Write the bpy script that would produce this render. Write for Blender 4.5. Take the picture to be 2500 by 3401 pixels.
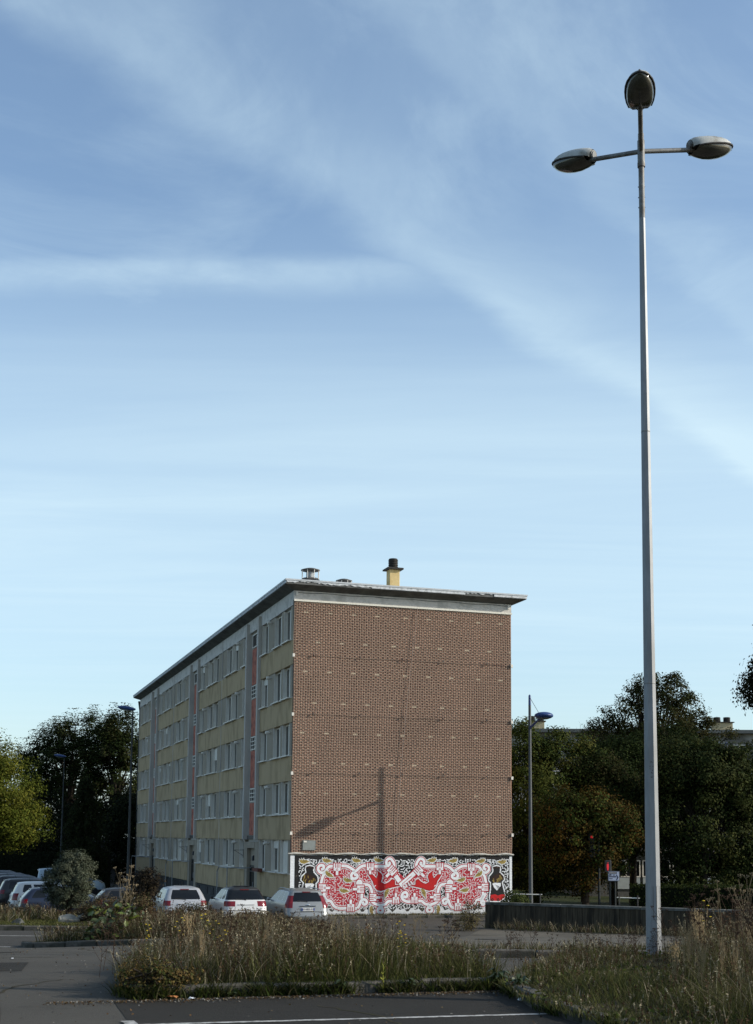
import bpy, bmesh, math, random
import numpy as np
from mathutils import Vector, Matrix
from math import radians as rad, sin, cos, pi, sqrt, atan2, hypot

random.seed(7); RNG = np.random.default_rng(11)
for o in list(bpy.data.objects): bpy.data.objects.remove(o)
SC = bpy.context.scene
COL = SC.collection

# ------------------------------------------------------------------ camera
PITCH, ROLL = math.atan(.1145), .0078
cam_d = bpy.data.cameras.new('camera')
cam_d.sensor_fit = 'VERTICAL'; cam_d.sensor_height = 36.0
cam_d.lens = 46.045; cam_d.shift_y = .1707
cam_d.clip_start = .1; cam_d.clip_end = 6000
cam = bpy.data.objects.new('camera', cam_d); COL.objects.link(cam)
F_ = Vector((0, cos(PITCH), sin(PITCH))); U0 = Vector((0, -sin(PITCH), cos(PITCH))); R0 = Vector((1, 0, 0))
R_ = R0*cos(ROLL) + U0*sin(ROLL); U_ = U0*cos(ROLL) - R0*sin(ROLL)
m3 = Matrix((R_, U_, -F_)).transposed()
cam.matrix_world = Matrix.Translation((0, 0, 1.75)) @ m3.to_4x4()
SC.camera = cam

# ------------------------------------------------------------------ sun and sky
SUN_EL = rad(26.0); SUN_DIR = Vector((.99, -.14, 0)).normalized()
to_sun = Vector((SUN_DIR.x*cos(SUN_EL), SUN_DIR.y*cos(SUN_EL), sin(SUN_EL)))
sun_d = bpy.data.lights.new('sun', 'SUN'); sun_d.energy = 4.0; sun_d.angle = rad(.53); sun_d.color = (1.0, .93, .82)
sun = bpy.data.objects.new('sun', sun_d); COL.objects.link(sun)
sun.rotation_euler = to_sun.to_track_quat('Z', 'Y').to_euler(); sun.location = (60, -10, 40)

wd = bpy.data.worlds.new('World'); SC.world = wd; wd.use_nodes = True
nt = wd.node_tree; nt.nodes.clear(); NL = nt.links.new
def wn(t, **k):
    n = nt.nodes.new(t)
    for a, b in k.items(): setattr(n, a, b)
    return n
def wmath(op, a, b=None, c=None):
    n = wn('ShaderNodeMath', operation=op)
    for i, v in enumerate((a, b, c)):
        if v is None: continue
        if isinstance(v, (int, float)): n.inputs[i].default_value = v
        else: NL(v, n.inputs[i])
    return n.outputs[0]
sky = wn('ShaderNodeTexSky', sky_type='NISHITA', sun_disc=False)
sky.sun_elevation = SUN_EL; sky.sun_rotation = math.atan2(SUN_DIR.x, SUN_DIR.y)
sky.altitude = 50; sky.air_density = 1.0; sky.dust_density = 1.2; sky.ozone_density = 2.0
tc = wn('ShaderNodeTexCoord'); sx = wn('ShaderNodeSeparateXYZ'); NL(tc.outputs['Generated'], sx.inputs[0])
zc = wmath('MAXIMUM', sx.outputs[2], .03)
px_ = wmath('DIVIDE', sx.outputs[0], zc); py_ = wmath('DIVIDE', sx.outputs[1], zc)     # position on a flat cloud layer
cxyz = wn('ShaderNodeCombineXYZ'); NL(px_, cxyz.inputs[0]); NL(py_, cxyz.inputs[1])
def noise(scale, detail, rough, vec, dist=0.):
    n = wn('ShaderNodeTexNoise'); n.inputs['Scale'].default_value = scale; n.inputs['Detail'].default_value = detail
    n.inputs['Roughness'].default_value = rough; n.inputs['Distortion'].default_value = dist; NL(vec, n.inputs['Vector']); return n.outputs[0]
def mapv(rot, sc, loc=(0, 0, 0)):
    n = wn('ShaderNodeMapping'); n.inputs['Rotation'].default_value = (0, 0, rot); n.inputs['Scale'].default_value = sc
    n.inputs['Location'].default_value = loc; NL(cxyz.outputs[0], n.inputs[0]); return n.outputs[0]
def sstep(v, a, b, inv=False):
    n = wn('ShaderNodeMapRange', interpolation_type='SMOOTHSTEP'); NL(v, n.inputs[0])
    n.inputs[1].default_value = a; n.inputs[2].default_value = b
    n.inputs[3].default_value = 1. if inv else 0.; n.inputs[4].default_value = 0. if inv else 1.
    return n.outputs[0]
wob = wmath('MULTIPLY', wmath('SUBTRACT', noise(2.2, 5, .6, mapv(0, (1, 1, 1))), .5), .34)
# broad drifting cirrus sheet whose edge runs diagonally across the sky
dline = wmath('ADD', wmath('SUBTRACT', wmath('ADD', wmath('MULTIPLY', px_, 1.38), 2.12), py_), wob)
def mapd(rot, sc):
    n = wn('ShaderNodeMapping'); n.inputs['Rotation'].default_value = rot; n.inputs['Scale'].default_value = sc; NL(tc.outputs['Generated'], n.inputs[0]); return n.outputs[0]
fib1 = noise(6.5, 9, .62, mapd((0, rad(-38), 0), (.8, 1, 1.5)), .8)
fib3 = noise(26., 7, .62, mapd((0, rad(8), 0), (.6, 1, 1.2)), .5)
c1 = wmath('MULTIPLY', sstep(dline, -.09, .12), wmath('ADD', wmath('MULTIPLY', sstep(dline, .03, .5, True), .62), wmath('MULTIPLY', sstep(dline, .3, 2.2, True), .25)))
c1 = wmath('MULTIPLY', c1, wmath('ADD', wmath('MULTIPLY', sstep(fib1, .25, .75), .46), .30))
dl2 = wmath('ADD', dline, -.62)
c1b = wmath('MULTIPLY', wmath('MULTIPLY', sstep(dl2, -.05, .04), sstep(dl2, .02, .35, True)), .12)
# an old trail lying across the left half
dband = wmath('ADD', wmath('SUBTRACT', py_, wmath('ADD', wmath('MULTIPLY', px_, -.02), 2.20)), wmath('MULTIPLY', wob, .35))
c2 = wmath('MULTIPLY', sstep(dband, -.05, .02), sstep(dband, .03, .17, True))
c2 = wmath('MULTIPLY', c2, sstep(px_, -.1, .55, True))
c2 = wmath('MULTIPLY', c2, wmath('ADD', wmath('MULTIPLY', sstep(fib3, .25, .8), .45), .4))
# veil thickening towards the horizon
fib2 = noise(1.1, 7, .6, mapv(rad(-8), (.35, 1.5, 1), (2, 7, 0)), .6)
c3 = wmath('MULTIPLY', wmath('MULTIPLY', sstep(py_, 1.5, 3.7), wmath('ADD', wmath('MULTIPLY', sstep(py_, 4.6, 9., True), .35), .65)), wmath('ADD', wmath('MULTIPLY', sstep(fib2, .25, .8), .36), .76))
fib4 = noise(4.5, 8, .62, mapd((0, rad(-20), 0), (.8, 1, 1.6)), .9)
c4 = wmath('ADD', wmath('MULTIPLY', sstep(fib4, .4, .75), .28), .08)
cl = wmath('ADD', wmath('MAXIMUM', wmath('MULTIPLY', c1, .64), wmath('MULTIPLY', c2, .42)), wmath('MAXIMUM', wmath('MULTIPLY', c3, .8), c4))
cl = wmath('MINIMUM', wmath('ADD', cl, c1b), 1.)
tint = wn('ShaderNodeMix', data_type='RGBA', blend_type='MULTIPLY'); tint.inputs[0].default_value = 1.
NL(sky.outputs[0], tint.inputs[6]); tint.inputs[7].default_value = (1.0, 1.06, 1.07, 1)
mixc = wn('ShaderNodeMix', data_type='RGBA'); NL(wmath('MULTIPLY', cl, .85), mixc.inputs[0])
NL(tint.outputs[2], mixc.inputs[6]); mixc.inputs[7].default_value = (3.9, 5.0, 5.55, 1)
bg = wn('ShaderNodeBackground'); bg.inputs[1].default_value = .15; NL(mixc.outputs[2], bg.inputs[0])
wo = wn('ShaderNodeOutputWorld'); NL(bg.outputs[0], wo.inputs[0])

SC.view_settings.view_transform = 'Standard'; SC.view_settings.look = 'None'
SC.view_settings.exposure = 0.3; SC.view_settings.gamma = 1.0; SC.view_settings.use_curve_mapping = False
SC.render.resolution_x = 753; SC.render.resolution_y = 1024
SC.render.engine = 'CYCLES'

# ------------------------------------------------------------------ helpers
def tag(o, label=None, cat=None, group=None, kind=None):
    if label: o['label'] = label
    if cat: o['category'] = cat
    if group: o['group'] = group
    if kind: o['kind'] = kind
    return o
def empty(name, loc=(0, 0, 0), rz=0., parent=None):
    o = bpy.data.objects.new(name, None); o.empty_display_size = .2; COL.objects.link(o)
    o.location = loc; o.rotation_euler = (0, 0, rz); o.parent = parent
    return o
def link(name, me, parent=None, loc=None, rot=None, scale=None):
    o = bpy.data.objects.new(name, me); COL.objects.link(o); o.parent = parent
    if loc is not None: o.location = loc
    if rot is not None: o.rotation_euler = rot
    if scale is not None: o.scale = scale
    return o
def kids(o): return [c for c in bpy.data.objects if c.parent == o]
def copy_tree(o, parent=None):
    c = o.copy(); COL.objects.link(c); c.parent = parent
    for ch in list(o.children): copy_tree(ch, c)
    return c

class MB:
    """collects shapes; build() makes one mesh object"""
    def __init__(s): s.v = []; s.f = []; s.m = []
    def add(s, vs, fs, m=0):
        b = len(s.v); s.v += [tuple(v) for v in vs]
        s.f += [tuple(i + b for i in f) for f in fs]; s.m += [m]*len(fs); return s
    def box(s, lo, hi, m=0):
        (a, b, c), (d, e, f) = lo, hi
        return s.add([(a,b,c),(d,b,c),(d,e,c),(a,e,c),(a,b,f),(d,b,f),(d,e,f),(a,e,f)],
                     [(0,3,2,1),(4,5,6,7),(0,1,5,4),(1,2,6,5),(2,3,7,6),(3,0,4,7)], m)
    def bbox(s, lo, hi, bv=.01, m=0):
        """box with chamfered vertical and top edges"""
        (a, b, c), (d, e, f) = lo, hi; k = bv
        ring = lambda x0, y0, x1, y1, q, z: [(x0+q,y0,z),(x1-q,y0,z),(x1,y0+q,z),(x1,y1-q,z),(x1-q,y1,z),(x0+q,y1,z),(x0,y1-q,z),(x0,y0+q,z)]
        vs = ring(a,b,d,e,k,c) + ring(a,b,d,e,k,f-k) + ring(a+k,b+k,d-k,e-k,k*.5,f)
        fs = [tuple(range(7,-1,-1)), tuple(range(16,24))]
        for L in (0, 8):
            for i in range(8): fs.append((L+i, L+(i+1)%8, L+8+(i+1)%8, L+8+i))
        return s.add(vs, fs, m)
    def tube(s, pts, rs, n=8, m=0, caps=True):
        pts = [Vector(p) for p in pts]
        if isinstance(rs, (int, float)): rs = [rs]*len(pts)
        vs = []; fs = []; up = None
        for i, p in enumerate(pts):
            d = (pts[min(i+1, len(pts)-1)] - pts[max(i-1, 0)]).normalized()
            if up is None: up = Vector((0, 0, 1)) if abs(d.z) < .9 else Vector((1, 0, 0))
            x = up.cross(d)
            if x.length < 1e-5: x = Vector((1, 0, 0)).cross(d)
            x.normalize(); y = d.cross(x).normalized(); up = y
            for k in range(n):
                t = 2*pi*k/n; vs.append(p + x*(cos(t)*rs[i]) + y*(sin(t)*rs[i]))
        for i in range(len(pts)-1):
            for k in range(n):
                fs.append((i*n+k, i*n+(k+1)%n, (i+1)*n+(k+1)%n, (i+1)*n+k))
        if caps: fs += [tuple(range(n-1, -1, -1)), tuple(range((len(pts)-1)*n, len(pts)*n))]
        return s.add(vs, fs, m)
    def lathe(s, prof, c=(0, 0, 0), n=16, m=0, ph=0., axis='z', cap=True):
        vs = []; fs = []
        for r, z in prof:
            for k in range(n):
                t = 2*pi*k/n + ph
                p = (r*cos(t), r*sin(t), z) if axis == 'z' else (z, r*cos(t), r*sin(t))
                vs.append((p[0]+c[0], p[1]+c[1], p[2]+c[2]))
        for i in range(len(prof)-1):
            for k in range(n): fs.append((i*n+k, i*n+(k+1)%n, (i+1)*n+(k+1)%n, (i+1)*n+k))
        if cap: fs += [tuple(range(n-1, -1, -1)), tuple(range((len(prof)-1)*n, len(prof)*n))]
        return s.add(vs, fs, m)
    def mesh(s, name, mats, smooth=None):
        me = bpy.data.meshes.new(name); me.from_pydata(s.v, [], s.f)
        for mm in (mats if isinstance(mats, (list, tuple)) else [mats]): me.materials.append(mm)
        me.polygons.foreach_set('material_index', s.m)
        if smooth is not None:
            me.polygons.foreach_set('use_smooth', [True]*len(s.f)); me.set_sharp_from_angle(angle=rad(smooth))
        me.update(); return me
    def build(s, name, mats, parent=None, smooth=None, **k):
        return link(name, s.mesh(name, mats, smooth), parent, **k)

def np_mesh(name, V, quads=None, tris=None, mat=None, col=None, smooth=False):
    me = bpy.data.meshes.new(name); V = np.asarray(V, np.float32)
    nq = 0 if quads is None else len(quads); ntr = 0 if tris is None else len(tris)
    me.vertices.add(len(V)); me.vertices.foreach_set('co', V.ravel())
    li = []; ls = []; off = 0
    if nq: li.append(np.asarray(quads, np.int32).ravel()); ls.append(np.arange(nq, dtype=np.int32)*4); off = nq*4
    if ntr: li.append(np.asarray(tris, np.int32).ravel()); ls.append(off + np.arange(ntr, dtype=np.int32)*3)
    li = np.concatenate(li); ls = np.concatenate(ls)
    me.loops.add(len(li)); me.loops.foreach_set('vertex_index', li)
    me.polygons.add(len(ls)); me.polygons.foreach_set('loop_start', ls)
    if smooth: me.polygons.foreach_set('use_smooth', np.ones(len(ls), bool))
    if col is not None:
        at = me.color_attributes.new('Col', 'FLOAT_COLOR', 'POINT')
        c4_ = np.ones((len(V), 4), np.float32); c4_[:, :3] = col; at.data.foreach_set('color', c4_.ravel())
    if mat: me.materials.append(mat)
    me.update(calc_edges=True); me.validate(); return me

# ------------------------------------------------------------------ materials
MATS = {}
def _nodes(name):
    m = bpy.data.materials.new(name); m.use_nodes = True; t = m.node_tree
    return m, t, t.nodes['Principled BSDF']
def mat(name, c1, c2=None, scale=6., rough=.8, spec=.3, metal=0., bump=0., bscale=None, stretch=None, c3=None, s3=1., detail=6., lo=.35, hi=.65, coat=0., attr_rand=0.):
    """noise-mottled surface: c1/c2 mixed by noise, c3 by a second larger noise"""
    if name in MATS: return MATS[name]
    m, t, b = _nodes(name); L = t.links.new
    b.inputs['Roughness'].default_value = rough; b.inputs['Metallic'].default_value = metal
    b.inputs['Specular IOR Level'].default_value = spec; b.inputs['Coat Weight'].default_value = coat
    if coat: b.inputs['Coat Roughness'].default_value = .05
    if c2 is None: c2 = tuple(x*.8 for x in c1)
    tcn = t.nodes.new('ShaderNodeTexCoord'); mp = t.nodes.new('ShaderNodeMapping')
    L(tcn.outputs['Object'], mp.inputs[0])
    if stretch: mp.inputs['Scale'].default_value = stretch
    n = t.nodes.new('ShaderNodeTexNoise'); n.inputs['Scale'].default_value = scale; n.inputs['Detail'].default_value = detail; n.inputs['Roughness'].default_value = .62
    L(mp.outputs[0], n.inputs['Vector'])
    r = t.nodes.new('ShaderNodeMapRange'); r.inputs[1].default_value = lo; r.inputs[2].default_value = hi; L(n.outputs[0], r.inputs[0])
    mx = t.nodes.new('ShaderNodeMix'); mx.data_type = 'RGBA'; L(r.outputs[0], mx.inputs[0])
    mx.inputs[6].default_value = (*c1, 1); mx.inputs[7].default_value = (*c2, 1); out = mx.outputs[2]
    if c3:
        n3 = t.nodes.new('ShaderNodeTexNoise'); n3.inputs['Scale'].default_value = s3; n3.inputs['Detail'].default_value = 5; L(mp.outputs[0], n3.inputs['Vector'])
        r3 = t.nodes.new('ShaderNodeMapRange'); r3.inputs[1].default_value = .48; r3.inputs[2].default_value = .66; L(n3.outputs[0], r3.inputs[0])
        m3_ = t.nodes.new('ShaderNodeMix'); m3_.data_type = 'RGBA'; L(r3.outputs[0], m3_.inputs[0]); L(out, m3_.inputs[6]); m3_.inputs[7].default_value = (*c3, 1); out = m3_.outputs[2]
    if attr_rand:
        g_ = t.nodes.new('ShaderNodeNewGeometry'); hs = t.nodes.new('ShaderNodeHueSaturation')
        rr = t.nodes.new('ShaderNodeMapRange'); rr.inputs[3].default_value = 1-attr_rand; rr.inputs[4].default_value = 1+attr_rand
        L(g_.outputs['Random Per Island'], rr.inputs[0]); L(rr.outputs[0], hs.inputs['Value']); L(out, hs.inputs['Color']); out = hs.outputs[0]
    L(out, b.inputs['Base Color'])
    if bump:
        nb = t.nodes.new('ShaderNodeTexNoise'); nb.inputs['Scale'].default_value = bscale or scale*4; nb.inputs['Detail'].default_value = 4; L(mp.outputs[0], nb.inputs['Vector'])
        bp = t.nodes.new('ShaderNodeBump'); bp.inputs['Strength'].default_value = bump; bp.inputs['Distance'].default_value = .02
        L(nb.outputs[0], bp.inputs['Height']); L(bp.outputs[0], b.inputs['Normal'])
    MATS[name] = m; return m
def leaf_mat(name, trans=.25, rough=.8, spec=.06):
    m, t, b = _nodes(name); L = t.links.new
    a = t.nodes.new('ShaderNodeAttribute'); a.attribute_name = 'Col'
    L(a.outputs['Color'], b.inputs['Base Color']); b.inputs['Roughness'].default_value = rough; b.inputs['Specular IOR Level'].default_value = spec
    tr = t.nodes.new('ShaderNodeBsdfTranslucent'); L(a.outputs['Color'], tr.inputs[0])
    ms = t.nodes.new('ShaderNodeMixShader'); ms.inputs[0].default_value = trans
    L(b.outputs[0], ms.inputs[1]); L(tr.outputs[0], ms.inputs[2]); L(ms.outputs[0], t.nodes['Material Output'].inputs[0])
    return m
def glass_mat(name, c=(.012, .014, .016), rough=.06, spec=.6):
    m, t, b = _nodes(name); b.inputs['Base Color'].default_value = (*c, 1); b.inputs['Roughness'].default_value = rough; b.inputs['Specular IOR Level'].default_value = spec
    return m

LEAF = leaf_mat('leaf'); GRASS = leaf_mat('grass_blade', .3, .8, .06)
GLASS = glass_mat('window_glass', spec=.25); GLASS2 = glass_mat('curtained_glass', (.075, .07, .062), .15, .2); GLASS3 = glass_mat('dim_glass', (.032, .031, .028), .1, .22); CARGLASS = glass_mat('car_glass', (.006, .007, .008), .05, .35)
def asphalt(name, c, dark, light, crack=.5):
    """speckled asphalt with broad mottling, oil stains, grit and hairline cracks"""
    m, t, b_ = _nodes(name); L = t.links.new; b_.inputs['Roughness'].default_value = .93; b_.inputs['Specular IOR Level'].default_value = .15
    tcn = t.nodes.new('ShaderNodeTexCoord'); O = tcn.outputs['Object']
    def nz(sc, det=5, ro=.6): n = t.nodes.new('ShaderNodeTexNoise'); n.inputs['Scale'].default_value = sc; n.inputs['Detail'].default_value = det; n.inputs['Roughness'].default_value = ro; L(O, n.inputs['Vector']); return n.outputs[0]
    def rng(v, a_, c_, d=0., e=1.): n = t.nodes.new('ShaderNodeMapRange'); L(v, n.inputs[0]); n.inputs[1].default_value = a_; n.inputs[2].default_value = c_; n.inputs[3].default_value = d; n.inputs[4].default_value = e; return n.outputs[0]
    def mx(f, a_, c_): 
        n = t.nodes.new('ShaderNodeMix'); n.data_type = 'RGBA'; L(f, n.inputs[0])
        for v, k in ((a_, 6), (c_, 7)):
            if isinstance(v, tuple): n.inputs[k].default_value = (*v, 1)
            else: L(v, n.inputs[k])
        return n.outputs[2]
    base = mx(rng(nz(55, 4, .7), .3, .7), dark, light)
    base = mx(rng(nz(.45, 6, .65), .38, .68, 0, .75), base, c)
    base = mx(rng(nz(1.3, 6, .6), .60, .74, 0, .55), base, tuple(x*.5 for x in dark))
    base = mx(rng(nz(120, 2), .70, .78, 0, .8), base, tuple(min(1, x*2.6) for x in light))
    vo = t.nodes.new('ShaderNodeTexVoronoi'); vo.feature = 'DISTANCE_TO_EDGE'; vo.inputs['Scale'].default_value = .55; 
    wv = t.nodes.new('ShaderNodeVectorMath'); wv.operation = 'ADD'; L(O, wv.inputs[0]); nv = t.nodes.new('ShaderNodeTexNoise'); nv.inputs['Scale'].default_value = 1.6; nv.inputs['Detail'].default_value = 6; L(O, nv.inputs['Vector']); L(nv.outputs['Color'], wv.inputs[1]); L(wv.outputs[0], vo.inputs['Vector'])
    ck = t.nodes.new('ShaderNodeMath'); ck.operation = 'MULTIPLY'; L(rng(vo.outputs[0], .004, .012, 1, 0), ck.inputs[0]); L(rng(nz(.25, 3), .5, .62, 0, crack), ck.inputs[1])
    L(mx(ck.outputs[0], base, (.012, .011, .010)), b_.inputs['Base Color'])
    bp = t.nodes.new('ShaderNodeBump'); bp.inputs['Strength'].default_value = .6; bp.inputs['Distance'].default_value = .02; L(nz(150, 3), bp.inputs['Height']); L(bp.outputs[0], b_.inputs['Normal'])
    MATS[name] = m; return m
M_asph = asphalt('asphalt', (.082, .075, .063), (.050, .046, .039), (.076, .070, .059))
M_asphbay = asphalt('asphalt_dark', (.032, .029, .024), (.019, .0175, .015), (.034, .031, .026), .8)
M_asph2 = asphalt('asphalt_old', (.06, .056, .049), (.042, .039, .035), (.062, .058, .05))
M_conc_slab = mat('slab_concrete', (.12, .108, .086), (.085, .076, .06), 9, .9, .2, bump=.3, bscale=60, c3=(.062, .056, .044), s3=.5)
M_kerb = mat('kerb_concrete', (.10, .092, .078), (.055, .05, .042), 9, .9, .2, bump=.5, bscale=50, c3=(.032, .033, .024), s3=3., attr_rand=.2)
M_soil = mat('soil', (.035, .028, .018), (.05, .045, .025), 5, .95, .1, bump=.6, bscale=30, c3=(.03, .035, .012), s3=.8)
M_lawn = mat('grass_ground', (.022, .032, .008), (.032, .036, .011), 3, .95, .1, bump=.8, bscale=40, c3=(.035, .032, .016), s3=.4)
M_paint = mat('road_paint', (.46, .45, .42), (.30, .29, .27), 30, .8, .2, c3=(.11, .105, .095), s3=9, lo=.4, hi=.6)
M_white = mat('pvc_white', (.70, .665, .59), (.63, .595, .53), 4, .5, .3)
# ================================================================== the setting
def smooth01(t): t = np.clip(t, 0, 1); return t*t*(3-2*t)
_RY = [-60, 16, 20, 48, 53, 62, 110, 220, 3000]; _RZ = [0, 0, -.08, -1.80, -1.86, -1.93, -2.2, -2.6, -6]
_LY = [-60, 16, 20, 31, 39, 56, 66, 110, 220, 3000]; _LZ = [0, 0, -.1, -.9, -1.05, -1.9, -2.12, -2.3, -2.6, -6]
def T(x, y):
    w = smooth01((np.asarray(x, float)+9.)/5.)
    z = np.interp(y, _RY, _RZ)*w + np.interp(y, _LY, _LZ)*(1-w)
    return float(z) if np.ndim(z) == 0 else z
# ground sheet to the horizon
gx = np.concatenate([[-3000, -900, -300, -120], np.arange(-60, 61, 2.), [120, 300, 900, 3000]])
gy = np.concatenate([[-200, -40], np.arange(0, 124, 2.), [150, 220, 400, 900, 3000]])
X, Y = np.meshgrid(gx, gy); Z = T(X, Y) - .07
nx, ny = len(gx), len(gy); I = np.arange(nx*ny).reshape(ny, nx)
q = np.stack([I[:-1, :-1], I[:-1, 1:], I[1:, 1:], I[1:, :-1]], -1).reshape(-1, 4)
tag(link('ground', np_mesh('ground', np.stack([X, Y, Z], -1).reshape(-1, 3), q, mat=M_lawn)), kind='structure')

def sheet(name, poly, step, dz, m, parent=None, kind='structure', fz=None):
    bm = bmesh.new(); vs = [bm.verts.new((x, y, 0)) for x, y in poly]; bm.faces.new(vs)
    xs = [p[0] for p in poly]; ys = [p[1] for p in poly]
    for ax, lo, hi in ((0, min(xs), max(xs)), (1, min(ys), max(ys))):
        k = math.floor(lo/step)*step + step
        while k < hi:
            co = [0, 0, 0]; co[ax] = k; no = [0, 0, 0]; no[ax] = 1
            bmesh.ops.bisect_plane(bm, geom=bm.verts[:]+bm.edges[:]+bm.faces[:], plane_co=co, plane_no=no)
            k += step
    bmesh.ops.triangulate(bm, faces=bm.faces[:])
    for v in bm.verts: v.co.z = (T(v.co.x, v.co.y) if fz is None else fz(v.co.x, v.co.y)) + dz
    for f in bm.faces:
        f.normal_update()
        if f.normal.z < 0: f.normal_flip()
    me = bpy.data.meshes.new(name); bm.to_mesh(me); bm.free(); me.materials.append(m)
    o = link(name, me, parent)
    if parent is None and kind: o['kind'] = kind
    return o
def strip(pts, w, dz, name, m, parent=None, step=.5, jit=0.):
    """flat ribbon that follows the ground"""
    V = []; Fq = []
    P = []
    for (x0, y0), (x1, y1) in zip(pts[:-1], pts[1:]):
        n = max(1, int(hypot(x1-x0, y1-y0)/step))
        P += [(x0+(x1-x0)*i/n, y0+(y1-y0)*i/n) for i in range(n)]
    P.append(pts[-1])
    for i, (x, y) in enumerate(P):
        a = P[max(i-1, 0)]; b = P[min(i+1, len(P)-1)]; dx, dy = b[0]-a[0], b[1]-a[1]; l = hypot(dx, dy)
        ww = w*(1+random.uniform(-jit, jit)); nx_, ny_ = -dy/l*ww/2, dx/l*ww/2
        jx = random.uniform(-jit, jit)*w*.4
        for sg in (1, -1):
            xx, yy = x+nx_*sg+jx, y+ny_*sg+jx; V.append((xx, yy, T(xx, yy)+dz))
        if i: Fq.append((2*i-2, 2*i-1, 2*i+1, 2*i))
    return MB().add(V, Fq).build(name, m, parent)

car_park = sheet('car_park', [(-60, -6), (60, -6), (60, 22.6), (-3, 22.6), (-3, 30), (-5, 31.2), (-60, 31.6)], 1., .0, M_asph)
sheet('road', [(-70, 31.6), (-5, 31.2), (-4.5, 38.6), (-70, 39.4)], 1., 0., M_asph2)
sheet('parking_yard', [(-16, 47.5), (-8, 41), (-3, 36), (-3, 22.6), (-1.2, 22.6), (-.2, 28.6), (3.9, 51), (4.4, 53.3), (5.2, 62.0), (-3.6, 59.2), (-20, 112), (-30, 112)], 1., -.004, M_asph)
pave = sheet('pavement', [(-1.2, 22.6), (60, 22.6), (60, 40), (14.2, 48.2), (4.4, 53.3), (3.9, 51), (-.2, 28.6)], 1., .0, M_conc_slab)
for pts in ([(-.6, 26.2), (20, 27.6)], [(2.2, 40), (20, 36.5)], [(5.2, 23), (7.5, 46)]): strip(pts, .05, .006, 'expansion_joint', M_soil, pave, jit=.3)
# painted lines
strip([(-2.16, 12.38), (1.95, 13.42)], .085, .009, 'bay_line', M_paint, car_park, step=.1, jit=.1)
strip([(-2.32, 12.6), (-1.95, 11.6), (-1.2, 9.2)], .12, .013, 'bay_line', M_paint, car_park, step=.1, jit=.06)
sheet('parking_bay', [(-2.75, 14.12), (-2.28, 12.5), (-1.1, 8.6), (.6, 3), (14, 3), (4.2, 9.4), (3.1, 10.3), (2.4, 11.5), (1.95, 12.7), (1.62, 13.8), (1.5, 15.5), (1.35, 15.46), (-1.2, 14.74)], 1., .004, M_asphbay)
rd = bpy.data.objects['road']
strip([(-40, 36.3), (-8.9, 36.0)], .13, .006, 'centre_line', M_paint, rd, jit=.05)
strip([(-40, 31.75), (-8.6, 31.45)], .13, .006, 'edge_line', M_paint, rd, jit=.05)
ck = [(-6.05, 27.6), (-5.6, 25.6), (-5.1, 24.2), (-4.7, 23.5), (-4.5, 22.6), (-4.0, 21.3), (-3.9, 20.5)]
ck2 = []
for (x0, y0), (x1, y1) in zip(ck[:-1], ck[1:]):
    for i in range(6): ck2.append((x0+(x1-x0)*i/6+random.uniform(-.04, .04), y0+(y1-y0)*i/6))
strip(ck2, .035, .005, 'asphalt_crack', M_soil, car_park, step=.2, jit=.4)
for nm_, pl_ in (('asphalt_patch', [(-6.6, 17.0), (-4.6, 17.4), (-4.9, 18.9), (-6.9, 18.4)]), ('asphalt_patch', [(-9.5, 22.5), (-6.4, 22.2), (-6.2, 23.6), (-9.2, 24.0)]), ('asphalt_patch', [(-4.4, 12.4), (-3.5, 12.55), (-3.8, 13.6), (-4.7, 13.4)])):
    sheet(nm_, pl_, 1., .004, M_asphbay, car_park, kind=None)
for k_, cp in enumerate(([(-5.2, 11.6), (-4.9, 12.8), (-4.2, 14.1), (-4.1, 15.4), (-3.7, 16.4)], [(-.6, 13.9), (.1, 13.1), (.3, 12.2), (.9, 11.6)], [(-7.8, 20.3), (-6.0, 19.6), (-4.6, 20.0)])):
    c2_ = []
    for (x0, y0), (x1, y1) in zip(cp[:-1], cp[1:]):
        for i in range(7): c2_.append((x0+(x1-x0)*i/7+random.uniform(-.05, .05), y0+(y1-y0)*i/7+random.uniform(-.03, .03)))
    strip(c2_, .028, .007, 'asphalt_crack', M_soil, car_park, step=.2, jit=.45)
mh = MB(); mh.lathe([(.42, 0), (.42, .012), (.36, .014), (.34, .006), (.33, .014), (0.02, .014)], n=28)
mo = mh.build('manhole_cover', mat('cast_iron', (.02, .02, .02), (.035, .033, .03), 30, .7, .4, bump=.6), loc=(3.5, 41.0, T(3.5, 41)+.004), rot=(-.062, 0, 0))
tag(mo, 'round dark iron manhole cover set in the concrete paving', 'manhole cover')

# raised planting beds with kerb stones
def kerb_run(parent, pts, h=.13, w=.16, ln=.95, closed=False, zf=T, tilt=.012):
    """row of separate kerb stones along a polyline"""
    k = 0; P = pts + ([pts[0]] if closed else [])
    for (x0, y0), (x1, y1) in zip(P[:-1], P[1:]):
        d = hypot(x1-x0, y1-y0); n = max(1, round(d/ln)); l = d/n; an = atan2(y1-y0, x1-x0)
        for i in range(n):
            t = (i+.5)/n; x, y = x0+(x1-x0)*t, y0+(y1-y0)*t
            key = (round(l, 2), h, w)
            if key not in KM:
                b = MB(); b.bbox((-l/2+.006, -w/2, -.16), (l/2-.006, w/2, h), .022); KM[key] = b.mesh('kerb_stone', M_kerb)
            zz = zf(x, y); sl = (zf(x+cos(an)*.4, y+sin(an)*.4)-zf(x-cos(an)*.4, y-sin(an)*.4))/.8
            link('kerb_stone', KM[key], parent, loc=(x, y, zz+random.uniform(-.012, .01)), rot=(random.uniform(-tilt, tilt)*2, -math.atan(sl)+random.uniform(-tilt, tilt), an+random.uniform(-tilt, tilt)))
KM = {}
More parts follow.
